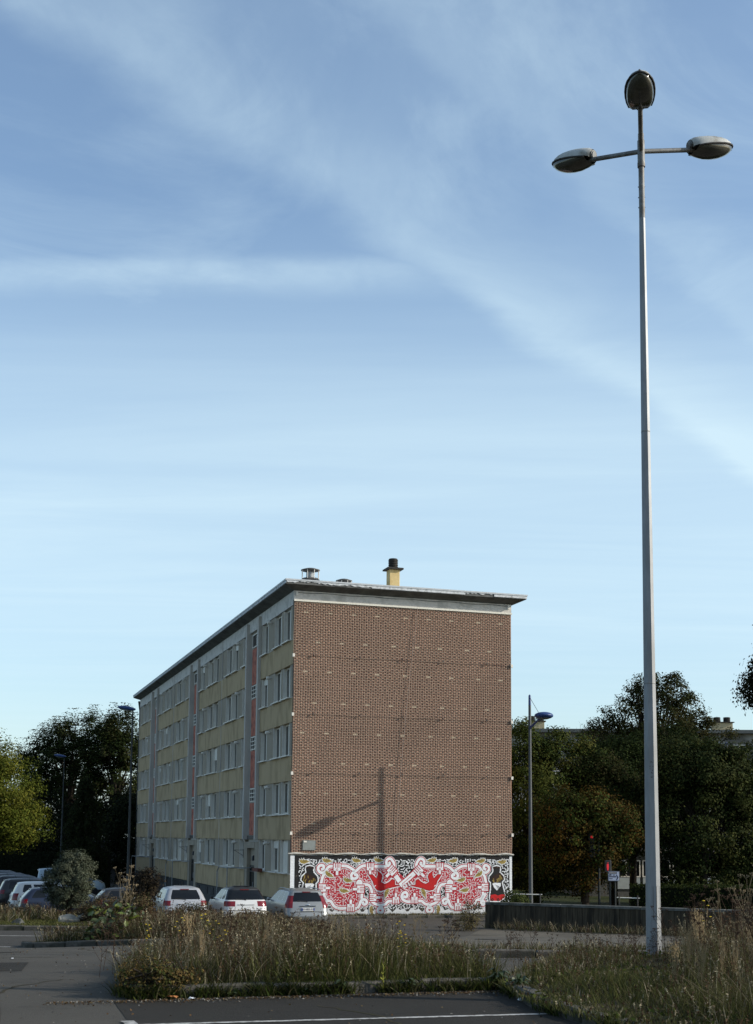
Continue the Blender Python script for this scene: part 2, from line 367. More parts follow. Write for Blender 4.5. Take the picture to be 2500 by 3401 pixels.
ISL = [(-2.5, 14.46), (-1.2, 14.86), (1.35, 15.58), (1.5, 15.95), (1.0, 17.2), (.3, 19.8), (-3.35, 19.6), (-2.8, 14.85)]
isl = sheet('planted_island', ISL, .6, .10, M_soil)
kerb_run(isl, ISL[7:]+ISL[:4]); kerb_run(isl, ISL[3:8])
RB = [(1.55, 15.45), (1.72, 13.9), (2.05, 12.8), (2.5, 11.6), (3.2, 10.4), (4.2, 9.6), (16, 11.5), (16, 20.2), (2.9, 19.6), (2.1, 17.2)]
rb = sheet('planted_verge', RB, .8, .10, M_soil)
kerb_run(rb, RB[0:6]); kerb_run(rb, RB[8:10]+RB[:1])
ST = [(-2.2, 21.3), (16, 21.8), (16, 22.9), (-2.2, 22.5)]
stb = sheet('grass_strip', ST, .8, .10, M_soil); kerb_run(stb, ST[0:2]); 
MD = [(-8.3, 31.5), (-7.9, 31.05), (-5.5, 30.1), (-1.6, 30.3), (-1.0, 36.5), (-4.4, 38.3), (-5.2, 33.6), (-8.0, 32.6)]
mdb = sheet('median_bed', MD, .8, .10, M_soil); kerb_run(mdb, MD, closed=True)
LB = [(-40, 39.6), (-5.5, 39.3), (-7.5, 42), (-15, 48), (-22, 60), (-40, 60)]
lbd = sheet('lawn_verge', LB, 1.2, .08, M_lawn); kerb_run(lbd, [(-24, 39.45), (-5.5, 39.25)])
# strip of rough ground and kerb along the foot of the gable
GA = math.atan2(.30498582, .95235689); GV = Vector((.95235689, .30498582, 0)); AV = Vector((-.30498582, .95235689, 0)); C0 = Vector((-3.853, 60.0, 0))
def gp(s, u): p = C0 + GV*s + AV*u; return (p.x, p.y)
GS = [gp(1.2, -1.25), gp(12, -1.25), gp(12, -.02), gp(1.2, -.02)]
gsb = sheet('gable_verge', GS, .8, .09, M_soil); kerb_run(gsb, [gp(1.2, -1.3), gp(12, -1.3)])
# fallen leaves / chippings are scattered later

# ------------------------------------------------------------------ board-marked concrete wall on the right
M_wall = mat('board_marked_concrete', (.080, .064, .043), (.036, .029, .020), 3, .9, .2, bump=.4, bscale=40, stretch=(3, 3, .35), c3=(.022, .019, .014), s3=1.4)
wl = Vector((4.45, 53.5, 0)); wr = Vector((22.0, 44.4, 0)); wdv = (wr-wl); wlen = wdv.length; wang = atan2(wdv.y, wdv.x)
wz0 = -2.1; we = empty('retaining_wall', (wl.x, wl.y, wz0), wang)
tag(we, 'low dark concrete wall with vertical board ribs beside the paving', 'wall')
cw = MB(); cw.box((0, .04, 0), (wlen, .26, 1.17)); cw.build('wall_core', M_wall, we)
xx = 0.; k = 0
while xx < wlen-.3:
    w_ = random.choice((.19, .22, .25, .2)); b = MB(); pr = random.uniform(.0, .03)
    b.box((xx+.006, .012-pr, .02), (min(xx+w_-.006, wlen), .045, 1.165)); b.build('board_rib', M_wall, we); xx += w_; k += 1
c_ = MB(); xx = 0.
while xx < wlen:
    e_ = min(xx+3.2, wlen); c_ = MB(); c_.bbox((xx+.006, -.035, 1.17), (e_-.006, .3, 1.27), .02); c_.build('coping', mat('coping_concrete', (.14, .14, .13), (.08, .08, .07), 6, .9, .2, bump=.4, c3=(.05, .05, .04), s3=2), we); xx += 3.2
# ================================================================== the apartment block
M_brickmortar = mat('mortar', (.218, .131, .097), (.20, .121, .09), 20, .95, .1)
M_brick = mat('brick_red', (.225, .135, .100), (.202, .122, .090), 25, .9, .15, c3=(.165, .098, .073), s3=.4, attr_rand=.045, detail=4)
M_brickpale = mat('brick_pale', (.44, .355, .255), (.39, .315, .23), 12, .9, .15)
M_grey = mat('grey_render', (.34, .295, .23), (.295, .255, .20), 60, .9, .2, bump=.3, bscale=200, stretch=(1, 1, .5), c3=(.29, .25, .195), s3=1.2)
M_yel = mat('yellow_render', (.45, .345, .21), (.40, .305, .185), 60, .9, .2, bump=.3, bscale=200, c3=(.31, .235, .135), s3=1.6, stretch=(1, 1, .45))
M_bluegrey = mat('pale_concrete', (.50, .47, .42), (.45, .42, .375), 20, .85, .2, c3=(.40, .38, .35), s3=2, stretch=(1, 1, .3))
M_band = mat('band_paint', (.62, .59, .54), (.55, .52, .48), 8, .85, .2, c3=(.44, .42, .38), s3=2)
M_soffit = mat('soffit_concrete', (.16, .16, .155), (.12, .12, .115), 4, .9, .2, c3=(.09, .09, .085), s3=1.5)
M_fascia = mat('fascia_white', (.62, .64, .66), (.5, .52, .53), 6, .7, .25, c3=(.30, .31, .31), s3=5)
M_red = mat('salmon_panel', (.46, .155, .10), (.40, .135, .09), 10, .8, .2, c3=(.20, .07, .055), s3=3)
M_dark = mat('dark_metal', (.02, .02, .022), (.03, .03, .03), 10, .5, .4)
M_steel = mat('galvanised', (.30, .32, .33), (.22, .235, .24), 14, .55, .5, metal=.25)
M_base = mat('basement_block', (.085, .085, .08), (.06, .06, .058), 8, .9, .2, bump=.4)
M_rope = mat('net_cord', (.44, .35, .265), (.385, .305, .235), 30, .9, .1)

BLK = empty('apartment_block', (C0.x, C0.y, 0), GA)
tag(BLK, 'long five storey apartment block with a brick gable and mustard yellow panels', 'building')
BW, BL = 10.93, 52.9
UN = 17.62
b = MB(); b.box((.27, .12, -2.4), (BW-.1, BL, 13.02)); b.build('wall', M_grey, BLK)
b = MB(); b.box((.06, .27, -2.4), (.27, BL-.1, -1.17)); b.build('basement_wall', M_base, BLK)
WIN = [(.52, 1.93), (2.33, 3.78), (5.17, 6.48), (10.15, 11.15), (12.52, 13.82), (14.17, 15.68)]
# --- gable: a mortar backing, bricks laid course by course, pale vent bricks
b = MB(); b.box((.0, .003, -2.4), (BW, .12, 12.62)); gab = b.build('gable_wall', M_brickmortar, BLK)
bw_, bh_, jt = .222, .062, .011
V = []; ncol = int(BW/(bw_+jt))+2; crs = int((12.62-.98)/(bh_+jt))
pale = []
rows = [(12.06-1.395*i, .62*(i % 2)) for i in range(8)]
pale_set = set()
for zr, of in rows:
    c = round((zr-.98)/(bh_+jt))
    for j in range(9): pale_set.add((c, round(.47+of+1.235*j, 2)))
bl = []
rr = np.random.default_rng(3)
palebr = []
for c in range(crs):
    z0 = .98+c*(bh_+jt); of = (bw_+jt)/2*(c % 2)
    prow = [p[1] for p in pale_set if p[0] == c]
    for j in range(ncol):
        x0 = j*(bw_+jt)-of; x1 = x0+bw_
        x0 = max(x0, 0.); x1 = min(x1, BW)
        if x1-x0 < .03: continue
        xm = (x0+x1)/2
        if any(abs(xm-p) < (bw_+jt)*.5 for p in prow): palebr.append((x0, x1, z0)); continue
        bl.append((x0, x1, z0))
A_ = np.array(bl); n = len(A_); d = rr.uniform(-.002, .001, n)
x0, x1, z0 = A_.T; z1 = z0+bh_; yf = d; yb = np.full(n, .013)
Vb = np.stack([np.stack([x0, yf, z0], -1), np.stack([x1, yf, z0], -1), np.stack([x1, yf, z1], -1), np.stack([x0, yf, z1], -1),
               np.stack([x0, yb, z0], -1), np.stack([x1, yb, z0], -1), np.stack([x1, yb, z1], -1), np.stack([x0, yb, z1], -1)], 1).reshape(-1, 3)
base = np.arange(n)[:, None]*8
Q = np.concatenate([base+np.array(t) for t in ((0, 1, 2, 3), (1, 5, 6, 2), (4, 0, 3, 7), (3, 2, 6, 7), (4, 5, 1, 0))])
tag(link('brick_facing', np_mesh('brick_facing', Vb, Q, mat=M_brick), BLK), kind='stuff')
pm = {}
for x0_, x1_, z0_ in palebr:
    w_ = round(x1_-x0_, 2)
    if w_ not in pm: q_ = MB(); q_.box((-w_/2, -.012, 0), (w_/2, .013, bh_)); pm[w_] = q_.mesh('pale_brick', M_brickpale)
    link('pale_brick', pm[w_], gab, loc=((x0_+x1_)/2, 0, z0_))
# painted band above the brick and the ledge under the eaves
b = MB(); b.box((-.015, -.02, 12.66), (BW+.01, .12, 13.1)); b.box((-.015, .12, 12.44), (.27, BL, 13.1)); b.build('frieze_band', M_band, BLK)
b = MB(); b.box((-.01, -.06, 12.60), (BW+.03, .0, 12.68)); b.build('ledge', mat('ledge_paint', (.72, .70, .62), (.6, .58, .5), 14, .8), BLK)
# torn cement lip between brick and mural
b = MB(); N_ = 90; vs = []
for i in range(N_+1):
    x = -.12+(BW+.2)*i/N_; zt = .985+.03*sin(i*.6)+random.uniform(-.012, .012); zb = .90+random.uniform(-.02, .025); yy = -.07-random.uniform(0, .03)
    vs += [(x, .0, zt+.01), (x, yy*.6, zt), (x, yy, (zt+zb)/2), (x, yy*.5, zb), (x, 0, zb)]
fs = [(i*5+k, i*5+5+k, i*5+6+k, i*5+1+k) for i in range(N_) for k in range(4)]
b.add(vs, fs); b.build('cement_lip', mat('lip_cement', (.42, .41, .37), (.3, .29, .26), 8, .95, .1, bump=.6, bscale=30), BLK, smooth=60)
# roof slab with a rising soffit
ov, ovl = .56, .52
o0 = [(-.0, -.0), (BW, -.0), (BW, BL), (0, BL)]; o1 = [(-ovl, -ov), (BW+.58, -ov), (BW+.58, BL+.5), (-ovl, BL+.5)]
b = MB(); vs = [(x, y, 13.09) for x, y in o0] + [(x, y, 13.30) for x, y in o1] + [(x, y, 13.50) for x, y in o1]
fs = [(i, 4+i, 4+(i+1) % 4, (i+1) % 4) for i in range(4)] + [(4+i, 8+i, 8+(i+1) % 4, 4+(i+1) % 4) for i in range(4)] + [(8, 9, 10, 11)]
b.add(vs, fs); roof = b.build('roof_slab', M_soffit, BLK)
# fascia boards: each length its own board, some with a broken lower edge
def fascia(x0, y0, x1, y1, ragged):
    n = 24; vs = []; 
    L = hypot(x1-x0, y1-y0); ux, uy = (x1-x0)/L, (y1-y0)/L; nx_, ny_ = uy, -ux
    run = 0.
    for i in range(n+1):
        t = i/n; x, y = x0+(x1-x0)*t, y0+(y1-y0)*t
        zb = 13.335
        if ragged: run = .75*run+random.uniform(-.035, .04); zb = min(13.44, max(13.345, 13.385+run))
        for (o, z) in ((.004, zb), (.03, zb), (.03, 13.455), (.004, 13.455)): vs.append((x+nx_*o, y+ny_*o, z))
    fs = [(i*4+k, i*4+4+k, i*4+4+(k+1) % 4, i*4+(k+1) % 4) for i in range(n) for k in range(4)] + [(0, 1, 2, 3), (n*4+3, n*4+2, n*4+1, n*4)]
    q = MB(); q.add(vs, fs); q.build('fascia_board', M_fascia, roof)
xs = [-ovl, 1.35, 3.6, 6.9, 8.3, 9.8, BW+.58]
for i, rg in enumerate((1, 1, 0, 0, 1, 0)): fascia(xs[i]+.004, -ov, xs[i+1]-.004, -ov, rg)
for k in range(15):
    y0 = -ov+k*(BL+ov+.5)/15; fascia(-ovl, y0+(BL+ov+.5)/15-.003, -ovl, y0+.003, 0)
for k in range(3):
    y0 = -ov+k*6; fascia(BW+.58, y0, BW+.58, y0+5.9, 0)
b = MB(); b.box((-ovl-.05, -ov-.05, 13.46), (BW+.63, BL+.5, 13.53)); b.build('roof_edge_trim', mat('edge_trim', (.5, .52, .54), (.4, .42, .43), 5, .5, .4), roof)
for y_ in (5.9, 16.9, 27.5, 34.9, 44): 
    b = MB(); b.add([(-.03, y_-.02, 13.07), (-ovl, y_-.02, 13.28), (-ovl, y_+.02, 13.28), (-.03, y_+.02, 13.07)], [(0, 1, 2, 3)]); b.build('soffit_joint', M_dark, roof)
# --- facade facing left: panels, windows
def nbox(name, lo, hi, m, par=BLK, bv=0):
    q = MB(); q.box(lo, hi); return q.build(name, m, par)
wmesh = {}
def window_meshes(w, h):
    k = (round(w, 2), round(h, 2))
    if k in wmesh: return wmesh[k]
    fr = MB(); t = .075
    fr.box((-.035, 0, 0), (.035, t, h)); fr.box((-.035, w-t, 0), (.035, w, h)); fr.box((-.035, t, 0), (.035, w-t, t)); fr.box((-.035, t, h-t), (.035, w-t, h))
    fr.box((-.045, w/2-.055, t), (.03, w/2+.055, h-t))
    gl = MB(); gl.box((-.008, t, t), (.008, w/2-.055, h-t)); gl2 = MB(); gl2.box((-.008, w/2+.055, t), (.008, w-t, h-t))
    si = MB(); si.box((-.34, -.06, -.05), (.05, w+.06, .0))
    jb = MB(); jb.box((-.185, w-.022, 0), (-.035, w+.002, h)); jb2 = MB(); jb2.box((-.185, -.002, 0), (-.035, .022, h))
    wmesh[k] = tuple(x.mesh(nm, mm) for x, nm, mm in ((fr, 'window', M_white), (gl, 'pane', GLASS), (gl2, 'pane', GLASS), (gl, 'pane', GLASS2), (gl2, 'pane', GLASS2), (gl, 'pane', GLASS3), (gl2, 'pane', GLASS3), (si, 'sill', M_white), (jb, 'reveal', M_white), (jb2, 'reveal', M_white)))
    return wmesh[k]
M_curt = mat('net_curtain', (.30, .30, .29), (.22, .22, .21), 3, .9, .1, stretch=(1, 8, .3))
SILL = [.07+2.695*i for i in range(5)]
flue = MB(); flue.tube([(.1, 0, 0), (-.1, 0, 0)], .045, 10); flue.lathe([(.075, -.24), (.085, -.2), (.085, -.1), (.05, -.09)], (0, 0, 0), 12, axis='x'); flue_me = flue.mesh('flue_terminal', M_white, 40)
wr_ = random.Random(5)
for k in range(3):
    B0 = UN*k
    for fl in range(5):
        zs = SILL[fl]; zt = zs+(1.50 if fl < 4 else 1.56)
        edges = [B0+(.02 if k == 0 else -.38), B0+6.72]
        # grey infill between the windows
        segs = []; cur = edges[0]
        for (a_, c_) in WIN[:3]:
            segs.append((cur, B0+a_)); cur = B0+c_
        segs.append((cur, B0+6.72)); cur = B0+9.85
        for (a_, c_) in WIN[3:]:
            segs.append((cur, B0+a_)); cur = B0+c_
        segs.append((cur, B0+(16.88 if k < 2 else 17.66)-.0)); 
        if k < 2: segs.append((B0+16.92, B0+UN-.38))
        for (p, q_) in segs:
            if q_-p > .03: nbox('infill_panel', (0.0+wr_.uniform(0, .006), p, zs-.02), (.262, q_, zt), M_grey)
        for wi, (a_, c_) in enumerate(WIN):
            h = zt-zs; w = c_-a_
            fr, g1, g2, g3, g4, g5, g6, si, jb, jb2 = window_meshes(w, h); pa, pb = wr_.choice(((g1, g2), (g3, g4), (g5, g6), (g5, g4), (g3, g6), (g5, g6))); h_open = wr_.random() < .07
            o = link('window', fr, BLK, loc=(.185, B0+a_, zs)); link('pane', pa, o); (None if h_open else link('pane', pb, o)); link('sill', si, o); link('reveal', jb, o); link('reveal', jb2, o)
            rnd = wr_.random()
            if rnd < (.42 if fl == 0 else .16):
                f_ = wr_.choice((.15, .25, .3, .5, .2)) if fl else wr_.choice((.25, .6, 1., .3))
                s = MB(); ns = max(2, int(h*f_/.06))
                for i in range(ns): s.box((-.075-.006*(i % 2), .06, h-.06-(i+1)*.058), (-.05, w-.06, h-.064-i*.058))
                s.build('roller_shutter', M_white, o)
        for u_ in (4.42, 12.05):
            link('flue_terminal', flue_me, BLK, loc=(-.0, B0+u_, zt-.17))
        # yellow spandrels below this row of windows
        zb = -1.17 if fl == 0 else SILL[fl-1]+1.50
        for (p, q_) in ((edges[0], B0+6.71), (B0+9.86, B0+(16.87 if k < 2 else 17.66))) + (((B0+16.93, B0+UN-.39),) if k < 2 else ()):
            nbox('spandrel_panel', (-.03+wr_.uniform(0, .006), p, zb+.008), (.262, q_, zs-.055), M_yel)
            nbox('panel_drip', (-.045, p, zs-.054), (.262, q_, zs-.021), M_bluegrey)
    # stair bay between two fins
    for u_ in (6.72, 9.55):
        nbox('stair_fin', (-.17, B0+u_, 1.56), (.262, B0+u_+.3, 12.95), M_bluegrey)
    nbox('stair_wall', (.13, B0+7.02, 1.45), (.268, B0+9.55, 12.44), M_bluegrey)
    for i, (z0_, z1_) in enumerate(((1.78, 3.44), (4.24, 6.15), (6.94, 8.85), (9.64, 11.54))):
        nbox('red_panel', (.085, B0+7.85, z0_), (.13, B0+9.25, z1_), M_red)
    for i, (z0_, z1_) in enumerate(((3.5, 4.19), (6.2, 6.89), (8.9, 9.59), (11.6, 12.3))):
        f_ = MB(); y0_, y1_ = B0+7.85, B0+9.25
        f_.box((.06, y0_, z0_), (.13, y0_+.06, z1_)); f_.box((.06, y1_-.06, z0_), (.13, y1_, z1_)); f_.box((.06, y0_+.06, z0_), (.13, y1_-.06, z0_+.05)); f_.box((.06, y0_+.06, z1_-.05), (.13, y1_-.06, z1_))
        if i < 3:
            for zz in (.22, .42): f_.box((.055, y0_+.06, z0_+zz), (.09, y1_-.06, z0_+zz+.04))
            for q_ in (.33, .66): f_.box((.06, y0_+1.4*q_-.015, z0_+.05), (.085, y0_+1.4*q_+.015, z1_-.05))
        o = f_.build('stair_window', M_white, BLK); nbox('pane', (.10, y0_+.06, z0_+.05), (.128, y1_-.06, z1_-.05), GLASS, o)
    nbox('vent_grille', (.02, B0+7.15, 1.58), (.128, B0+9.45, 1.76), M_dark)
    # entrance: recessed porch wall, door with transom, handrail
    nbox('porch_wall', (.20, B0+6.72, .24), (.268, B0+9.85, 1.45), M_grey)
    nbox('porch_pier', (.0, B0+6.73, -2.2), (.268, B0+7.5, 1.44), M_grey); nbox('porch_pier', (.0, B0+9.3, -2.2), (.268, B0+9.84, 1.44), M_grey)
    nbox('porch_lintel', (-.02, B0+7.5, 1.12), (.2, B0+9.3, 1.44), M_grey)
    fr = MB(); y0_, y1_ = B0+7.52, B0+9.28
    for p, q_ in ((y0_, y0_+.08), (y1_-.08, y1_), ((y0_+y1_)/2-.04, (y0_+y1_)/2+.04)): fr.box((.15, p, -1.75), (.22, q_, .23))
    fr.box((.15, y0_+.08, .15), (.22, y1_-.08, .23)); fr.box((.15, y0_+.08, -.1), (.22, y1_-.08, -.04)); fr.box((.15, y0_+.08, -1.75), (.22, y1_-.08, -1.6))
    dr = fr.build('entrance_door', M_dark, BLK); nbox('pane', (.18, y0_+.08, -1.6), (.195, y1_-.08, .15), GLASS, dr)
    nbox('door_handle', (.10, (y0_+y1_)/2-.1, -.95), (.15, (y0_+y1_)/2-.06, -.6), M_steel, dr)
    nbox('door_step', (-1.3, B0+6.9, -2.3), (.0, B0+10.6, -1.78), M_base)
    r_ = MB(); r_.tube([(-1.25, B0+10.9, -1.8), (-1.25, B0+10.9, -.12), (-1.25, B0+10.4, .12), (-1.25, B0+8.2, .12), (-.02, B0+8.2, .12)], .025, 8); r_.tube([(-1.25, B0+8.2, -1.8), (-1.25, B0+8.2, .12)], .025, 8)
    r_.build('porch_rail', M_steel, BLK)
    cb = MB(); cb.tube([(.0, B0+10.2, 1.0), (-.55, B0+10.2, 1.0)], .012, 6); cb.tube([(.0, B0+10.2, .7), (-.5, B0+10.2, 1.0)], .012, 6); cb.box((-.02, B0+10.15, .6), (.0, B0+10.25, 1.05)); cb.build('bracket', M_dark, BLK)
    lb_ = MB(); lb_.lathe([(.03, -.14), (.09, -.1), (.07, .08), (.03, .12)], (.05, B0+8.0, .62), 10); lb_.tube([(.2, B0+8.0, .76), (.05, B0+8.0, .74)], .02, 6); lb_.build('wall_lamp', M_dark, BLK, smooth=40)
    for u_ in (11.4, 12.5, 13.6, 15.0, 18.55, 20.4, 23.2) if k < 2 else (11.4, 12.6, 14, 15.3):
        nbox('basement_window', (.03, B0+u_, -1.68), (.06, B0+u_+.62, -1.30), M_dark)
for y_ in (16.9, 34.54): 
    q_ = MB(); q_.tube([(-.02, y_, -1.2), (-.02, y_, 13.1)], .028, 6); q_.build('downpipe', M_bluegrey, BLK)
q_ = MB(); q_.tube([(.02, BL+.1, -2.2), (.02, BL+.1, 12.2), (-.1, BL+.1, 13.0)], .09, 8); q_.build('downpipe', M_dark, BLK)
# dark edge strip where brick returns on the corner, window box
nbox('corner_strip', (-.004, .0, .95), (.0, .1, 12.6), M_base)
fb = MB(); fb.box((-.36, 5.1, .0), (-.12, 6.3, .16)); fb.build('flower_box', mat('terracotta', (.16, .055, .035), (.12, .04, .03), 8, .8), BLK)
# roof furniture: chimney with ringed pot, mushroom vent cowls
def chimney(par, x, y, z0, w, d, h, m, pots=((0, 0),), potr=.2):
    q = MB(); q.bbox((x-w/2, y-d/2, z0), (x+w/2, y+d/2, z0+h), .015); c = q.build('chimney', m, par)
    q = MB(); q.bbox((x-w/2-.16, y-d/2-.16, z0+h), (x+w/2+.16, y+d/2+.16, z0+h+.08), .02); q.build('chimney_cap', M_pot, c)
    for px, py in pots:
        q = MB(); prof = [(potr*.95, 0)]
        for i in range(5): zz = .05+i*.085; prof += [(potr*.86, zz), (potr*1.02, zz+.02), (potr*1.02, zz+.055), (potr*.86, zz+.065)]
        prof += [(potr*.9, .49), (potr*.7, .50), (potr*.68, .3), (.01, .3)]
        q.lathe(prof, (x+px, y+py, z0+h+.08), 18); q.build('chimney_pot', M_pot, c, smooth=50)
    return c
M_pot = mat('soot_clay', (.045, .042, .038), (.03, .028, .025), 10, .8, .2, bump=.3)
M_chim = mat('yellow_chimney', (.56, .43, .21), (.50, .38, .18), 5, .85, .2, c3=(.44, .32, .14), s3=3)
chimney(BLK, 5.50, 2.0, 13.5, .52, .52, 1.32, M_chim, potr=.235)
def cowl(x, y, z0, r, st):
    q = MB(); q.lathe([(r*.55, 0), (r*.55, st), (r, st+.03), (r*.9, st+.1), (r*.45, st+.14)], (x, y, z0), 24); c = q.build('vent_cowl', M_dark2, BLK, smooth=35)
    q = MB(); q.lathe([(r*1.02, st+.50), (r*1.02, st+.53), (r*.55, st+.60), (.02, st+.645)], (x, y, z0), 24); q.lathe([(r*.98, st+.50), (r*.3, st+.40), (.02, st+.38)], (x, y, z0), 24); q.build('cowl_cap', M_dark2, c, smooth=35)
    for i in range(8):
        t = 2*pi*i/8+.2; q = MB(); q.tube([(x+cos(t)*r*.93, y+sin(t)*r*.93, z0+st+.04), (x+cos(t)*r*.95, y+sin(t)*r*.95, z0+st+.52)], .016, 5); q.build('cowl_post', M_white, c)
    q = MB(); q.lathe([(r*.42, st+.1), (r*.42, st+.45)], (x, y, z0), 16); q.build('cowl_core', M_steel, c)
M_dark2 = mat('weathered_zinc', (.09, .088, .082), (.05, .05, .048), 8, .6, .35, c3=(.12, .11, .1), s3=4)
cowl(1.55, 3.0, 13.5, .46, .72); cowl(4.15, 6.0, 13.5, .42, .92); cowl(4.35, 10.5, 13.5, .42, 1.62)
for u_ in (27.3, 43.5): 
    q = MB(); q.bbox((-.1, u_, 13.5), (.35, u_+.6, 13.85), .03); q.build('roof_hatch', M_dark2, BLK)
# thin conduit, plaque, wire under the eaves
q = MB(); q.tube([(6.05, -.1, 12.62), (5.85, -.1, 10.8), (5.55, -.1, 8.2), (5.3, -.1, 5.5), (5.14, -.1, 3.3), (5.05, -.09, 1.2)], .008, 5); q.build('hanging_cable', mat('grey_cable', (.36, .29, .25), (.3, .25, .22), 8), BLK)
q = MB(); q.tube([(.1+i*.36, -.035-.012*(i % 2), 13.02-.02*sin(i*1.1)) for i in range(31)], .011, 5); q.build('eaves_wire', M_dark, BLK)
nbox('meter_box', (.56, -.06, 1.12), (1.16, -.005, 1.56), mat('plaque_grey', (.22, .24, .23), (.19, .2, .19), 5)); nbox('meter_tag', (.60, -.075, 1.47), (.74, -.061, 1.54), M_white)

M_spigcol = mat('cable_grey', (.10, .08, .07), (.08, .065, .055), 10, .7)
# ------------------------------------------------------------------ safety net stretched over the brick
NET = empty('safety_net', (C0.x, C0.y, 0), GA)
tag(NET, 'pale cord safety net stretched over the brick gable wall', 'net')
nc, nr = 93, 99; xs = np.linspace(.03, BW-.03, nc); zs = np.linspace(1.02, 12.55, nr)
GX, GZ = np.meshgrid(xs, zs)
nr_ = np.random.default_rng(9)
def lowf(shape, k, amp):
    ph = nr_.uniform(0, 6.28, 6); a = nr_.normal(size=6); o = 0
    for i in range(6): o = o + a[i]*np.sin(GX*nr_.uniform(-k, k)+GZ*nr_.uniform(-k, k)+ph[i])
    return amp*o
GX2 = GX + lowf(0, 1.6, .008) + lowf(0, 6., .003) + nr_.normal(0, .0025, GX.shape)
sag = .03*np.sin(GX*2.6)*np.exp(-((GZ-1.3)/1.0)**2) - .05*np.exp(-((GZ-1.2)/.7)**2)*np.abs(np.sin(GX*1.3))
GZ2 = GZ + lowf(0, 1.6, .008) + lowf(0, 6., .003) + nr_.normal(0, .0025, GX.shape) + sag
GY2 = -.0105 - np.abs(lowf(0, 1.2, .0025))
P = np.stack([GX2, GY2, GZ2], -1)
def cords(P, half, name):
    """each cord a three sided tube; P has shape (cords, points, 3)"""
    c, n_, _ = P.shape; axis = np.zeros_like(P); axis[:, 1:-1] = P[:, 2:]-P[:, :-2]; axis[:, 0] = P[:, 1]-P[:, 0]; axis[:, -1] = P[:, -1]-P[:, -2]
    axis /= np.linalg.norm(axis, axis=-1, keepdims=True); yv = np.array([0, 1., 0]); sd = np.cross(axis, yv); sd /= np.linalg.norm(sd, axis=-1, keepdims=True)
    R3 = np.stack([P+sd*half, P-yv*half, P-sd*half], 2)
    V = R3.reshape(-1, 3); I = np.arange(c*n_*3).reshape(c, n_, 3); q = []
    for k in range(2): q.append(np.stack([I[:, :-1, k], I[:, :-1, k+1], I[:, 1:, k+1], I[:, 1:, k]], -1).reshape(-1, 4))
    return link(name, np_mesh(name, V, np.concatenate(q), mat=M_rope), NET)
tag(cords(P, .007, 'horizontal_cords'), kind='stuff'); tag(cords(np.transpose(P, (1, 0, 2)), .007, 'vertical_cords'), kind='stuff')
for zz in (10.06, 7.32, 4.61, 1.88):
    q = MB(); q.tube([(-.03+i*.55, -.028, zz+.015*sin(i*.8)) for i in range(21)], .0055, 5); q.build('steel_cable', M_spigcol, NET)
    for x_ in (0.0, BW): q = MB(); q.box((x_-.05, -.10, zz-.075), (x_+.05, -.03, zz+.075)); q.build('anchor_plate', M_white, NET)
    for x_ in (.95, 3.2, 5.3, 7.35, 9.6): q = MB(); q.lathe([(.035, -.0), (.035, .05), (.02, .07)], (x_, -.11, zz+.01), 8); q.build('eye_bolt', M_dark, NET)
for x_ in (.12, BW-.15): q = MB(); q.box((x_-.05, -.07, 12.86), (x_+.05, -.022, 13.06)); q.build('anchor_plate', M_white, NET)

# ================================================================== the mural on the gable's foot
M_arms=[[(6.13,0.26),(6.07,0.42),(6.11,0.59),(6.25,0.74),(6.39,0.71),(6.46,0.58),(6.42,0.43),(6.32,0.42),(6.28,0.51),(6.31,0.56)],[(6.48,0.39),(7.08,0.39)],[(7.43,0.42),(7.58,0.41),(7.75,0.33),(7.92,0.18),(8.07,0.1),(8.15,-0.03),(8.1,-0.15),(7.95,-0.17),(7.85,-0.08),(7.9,0.01),(7.98,-0.0)],[(8.01,0.2),(8.15,0.29),(8.38,0.4),(8.67,0.41)],[(9.0,0.4),(9.19,0.38),(9.3,0.29),(9.42,0.13),(9.59,0.1),(9.72,0.21),(9.72,0.36),(9.59,0.44),(9.48,0.4),(9.48,0.29),(9.56,0.25)],[(9.43,0.04),(9.51,-0.08),(9.55,-0.24),(9.59,-0.4)],[(9.42,-0.8),(9.42,-0.96),(9.3,-1.14),(9.11,-1.2),(8.96,-1.41),(8.73,-1.51),(8.33,-1.51)],[(9.56,-0.91),(9.42,-1.12),(9.33,-1.28),(9.42,-1.42),(9.52,-1.33),(9.45,-1.25)],[(7.98,-1.54),(7.84,-1.51),(7.74,-1.37),(7.67,-1.19),(7.54,-1.12),(7.41,-1.18),(7.41,-1.31),(7.53,-1.35),(7.58,-1.26)],[(7.64,-1.05),(7.63,-0.8)],[(7.67,-0.5),(7.67,-0.34),(7.75,-0.28),(7.84,-0.34),(7.83,-0.44),(7.75,-0.42)],[(7.54,-0.44),(7.31,-0.47),(7.19,-0.63),(7.13,-0.88)],[(7.16,-1.18),(7.02,-1.31),(6.79,-1.39),(6.65,-1.52),(6.61,-1.65),(6.71,-1.74),(6.84,-1.68),(6.84,-1.55),(6.74,-1.53)],[(6.15,-1.21),(6.35,-1.22),(6.49,-1.34),(6.68,-1.39)],[(5.86,-1.23),(5.65,-1.24),(5.44,-1.16),(5.35,-1.01),(5.41,-0.86),(5.55,-0.81),(5.63,-0.92),(5.57,-1.03),(5.46,-1.0)]]
M_hands=[((7.24,0.34),90,1.0),((8.83,0.32),90,1.0),((9.49,-0.59),0,1.0),((8.16,-1.46),270,1.0),((7.73,-0.65),180,1.0),((7.06,-1.04),0,0.95),((5.98,-1.14),270,0.9),((6.2,0.17),135,1.1)]
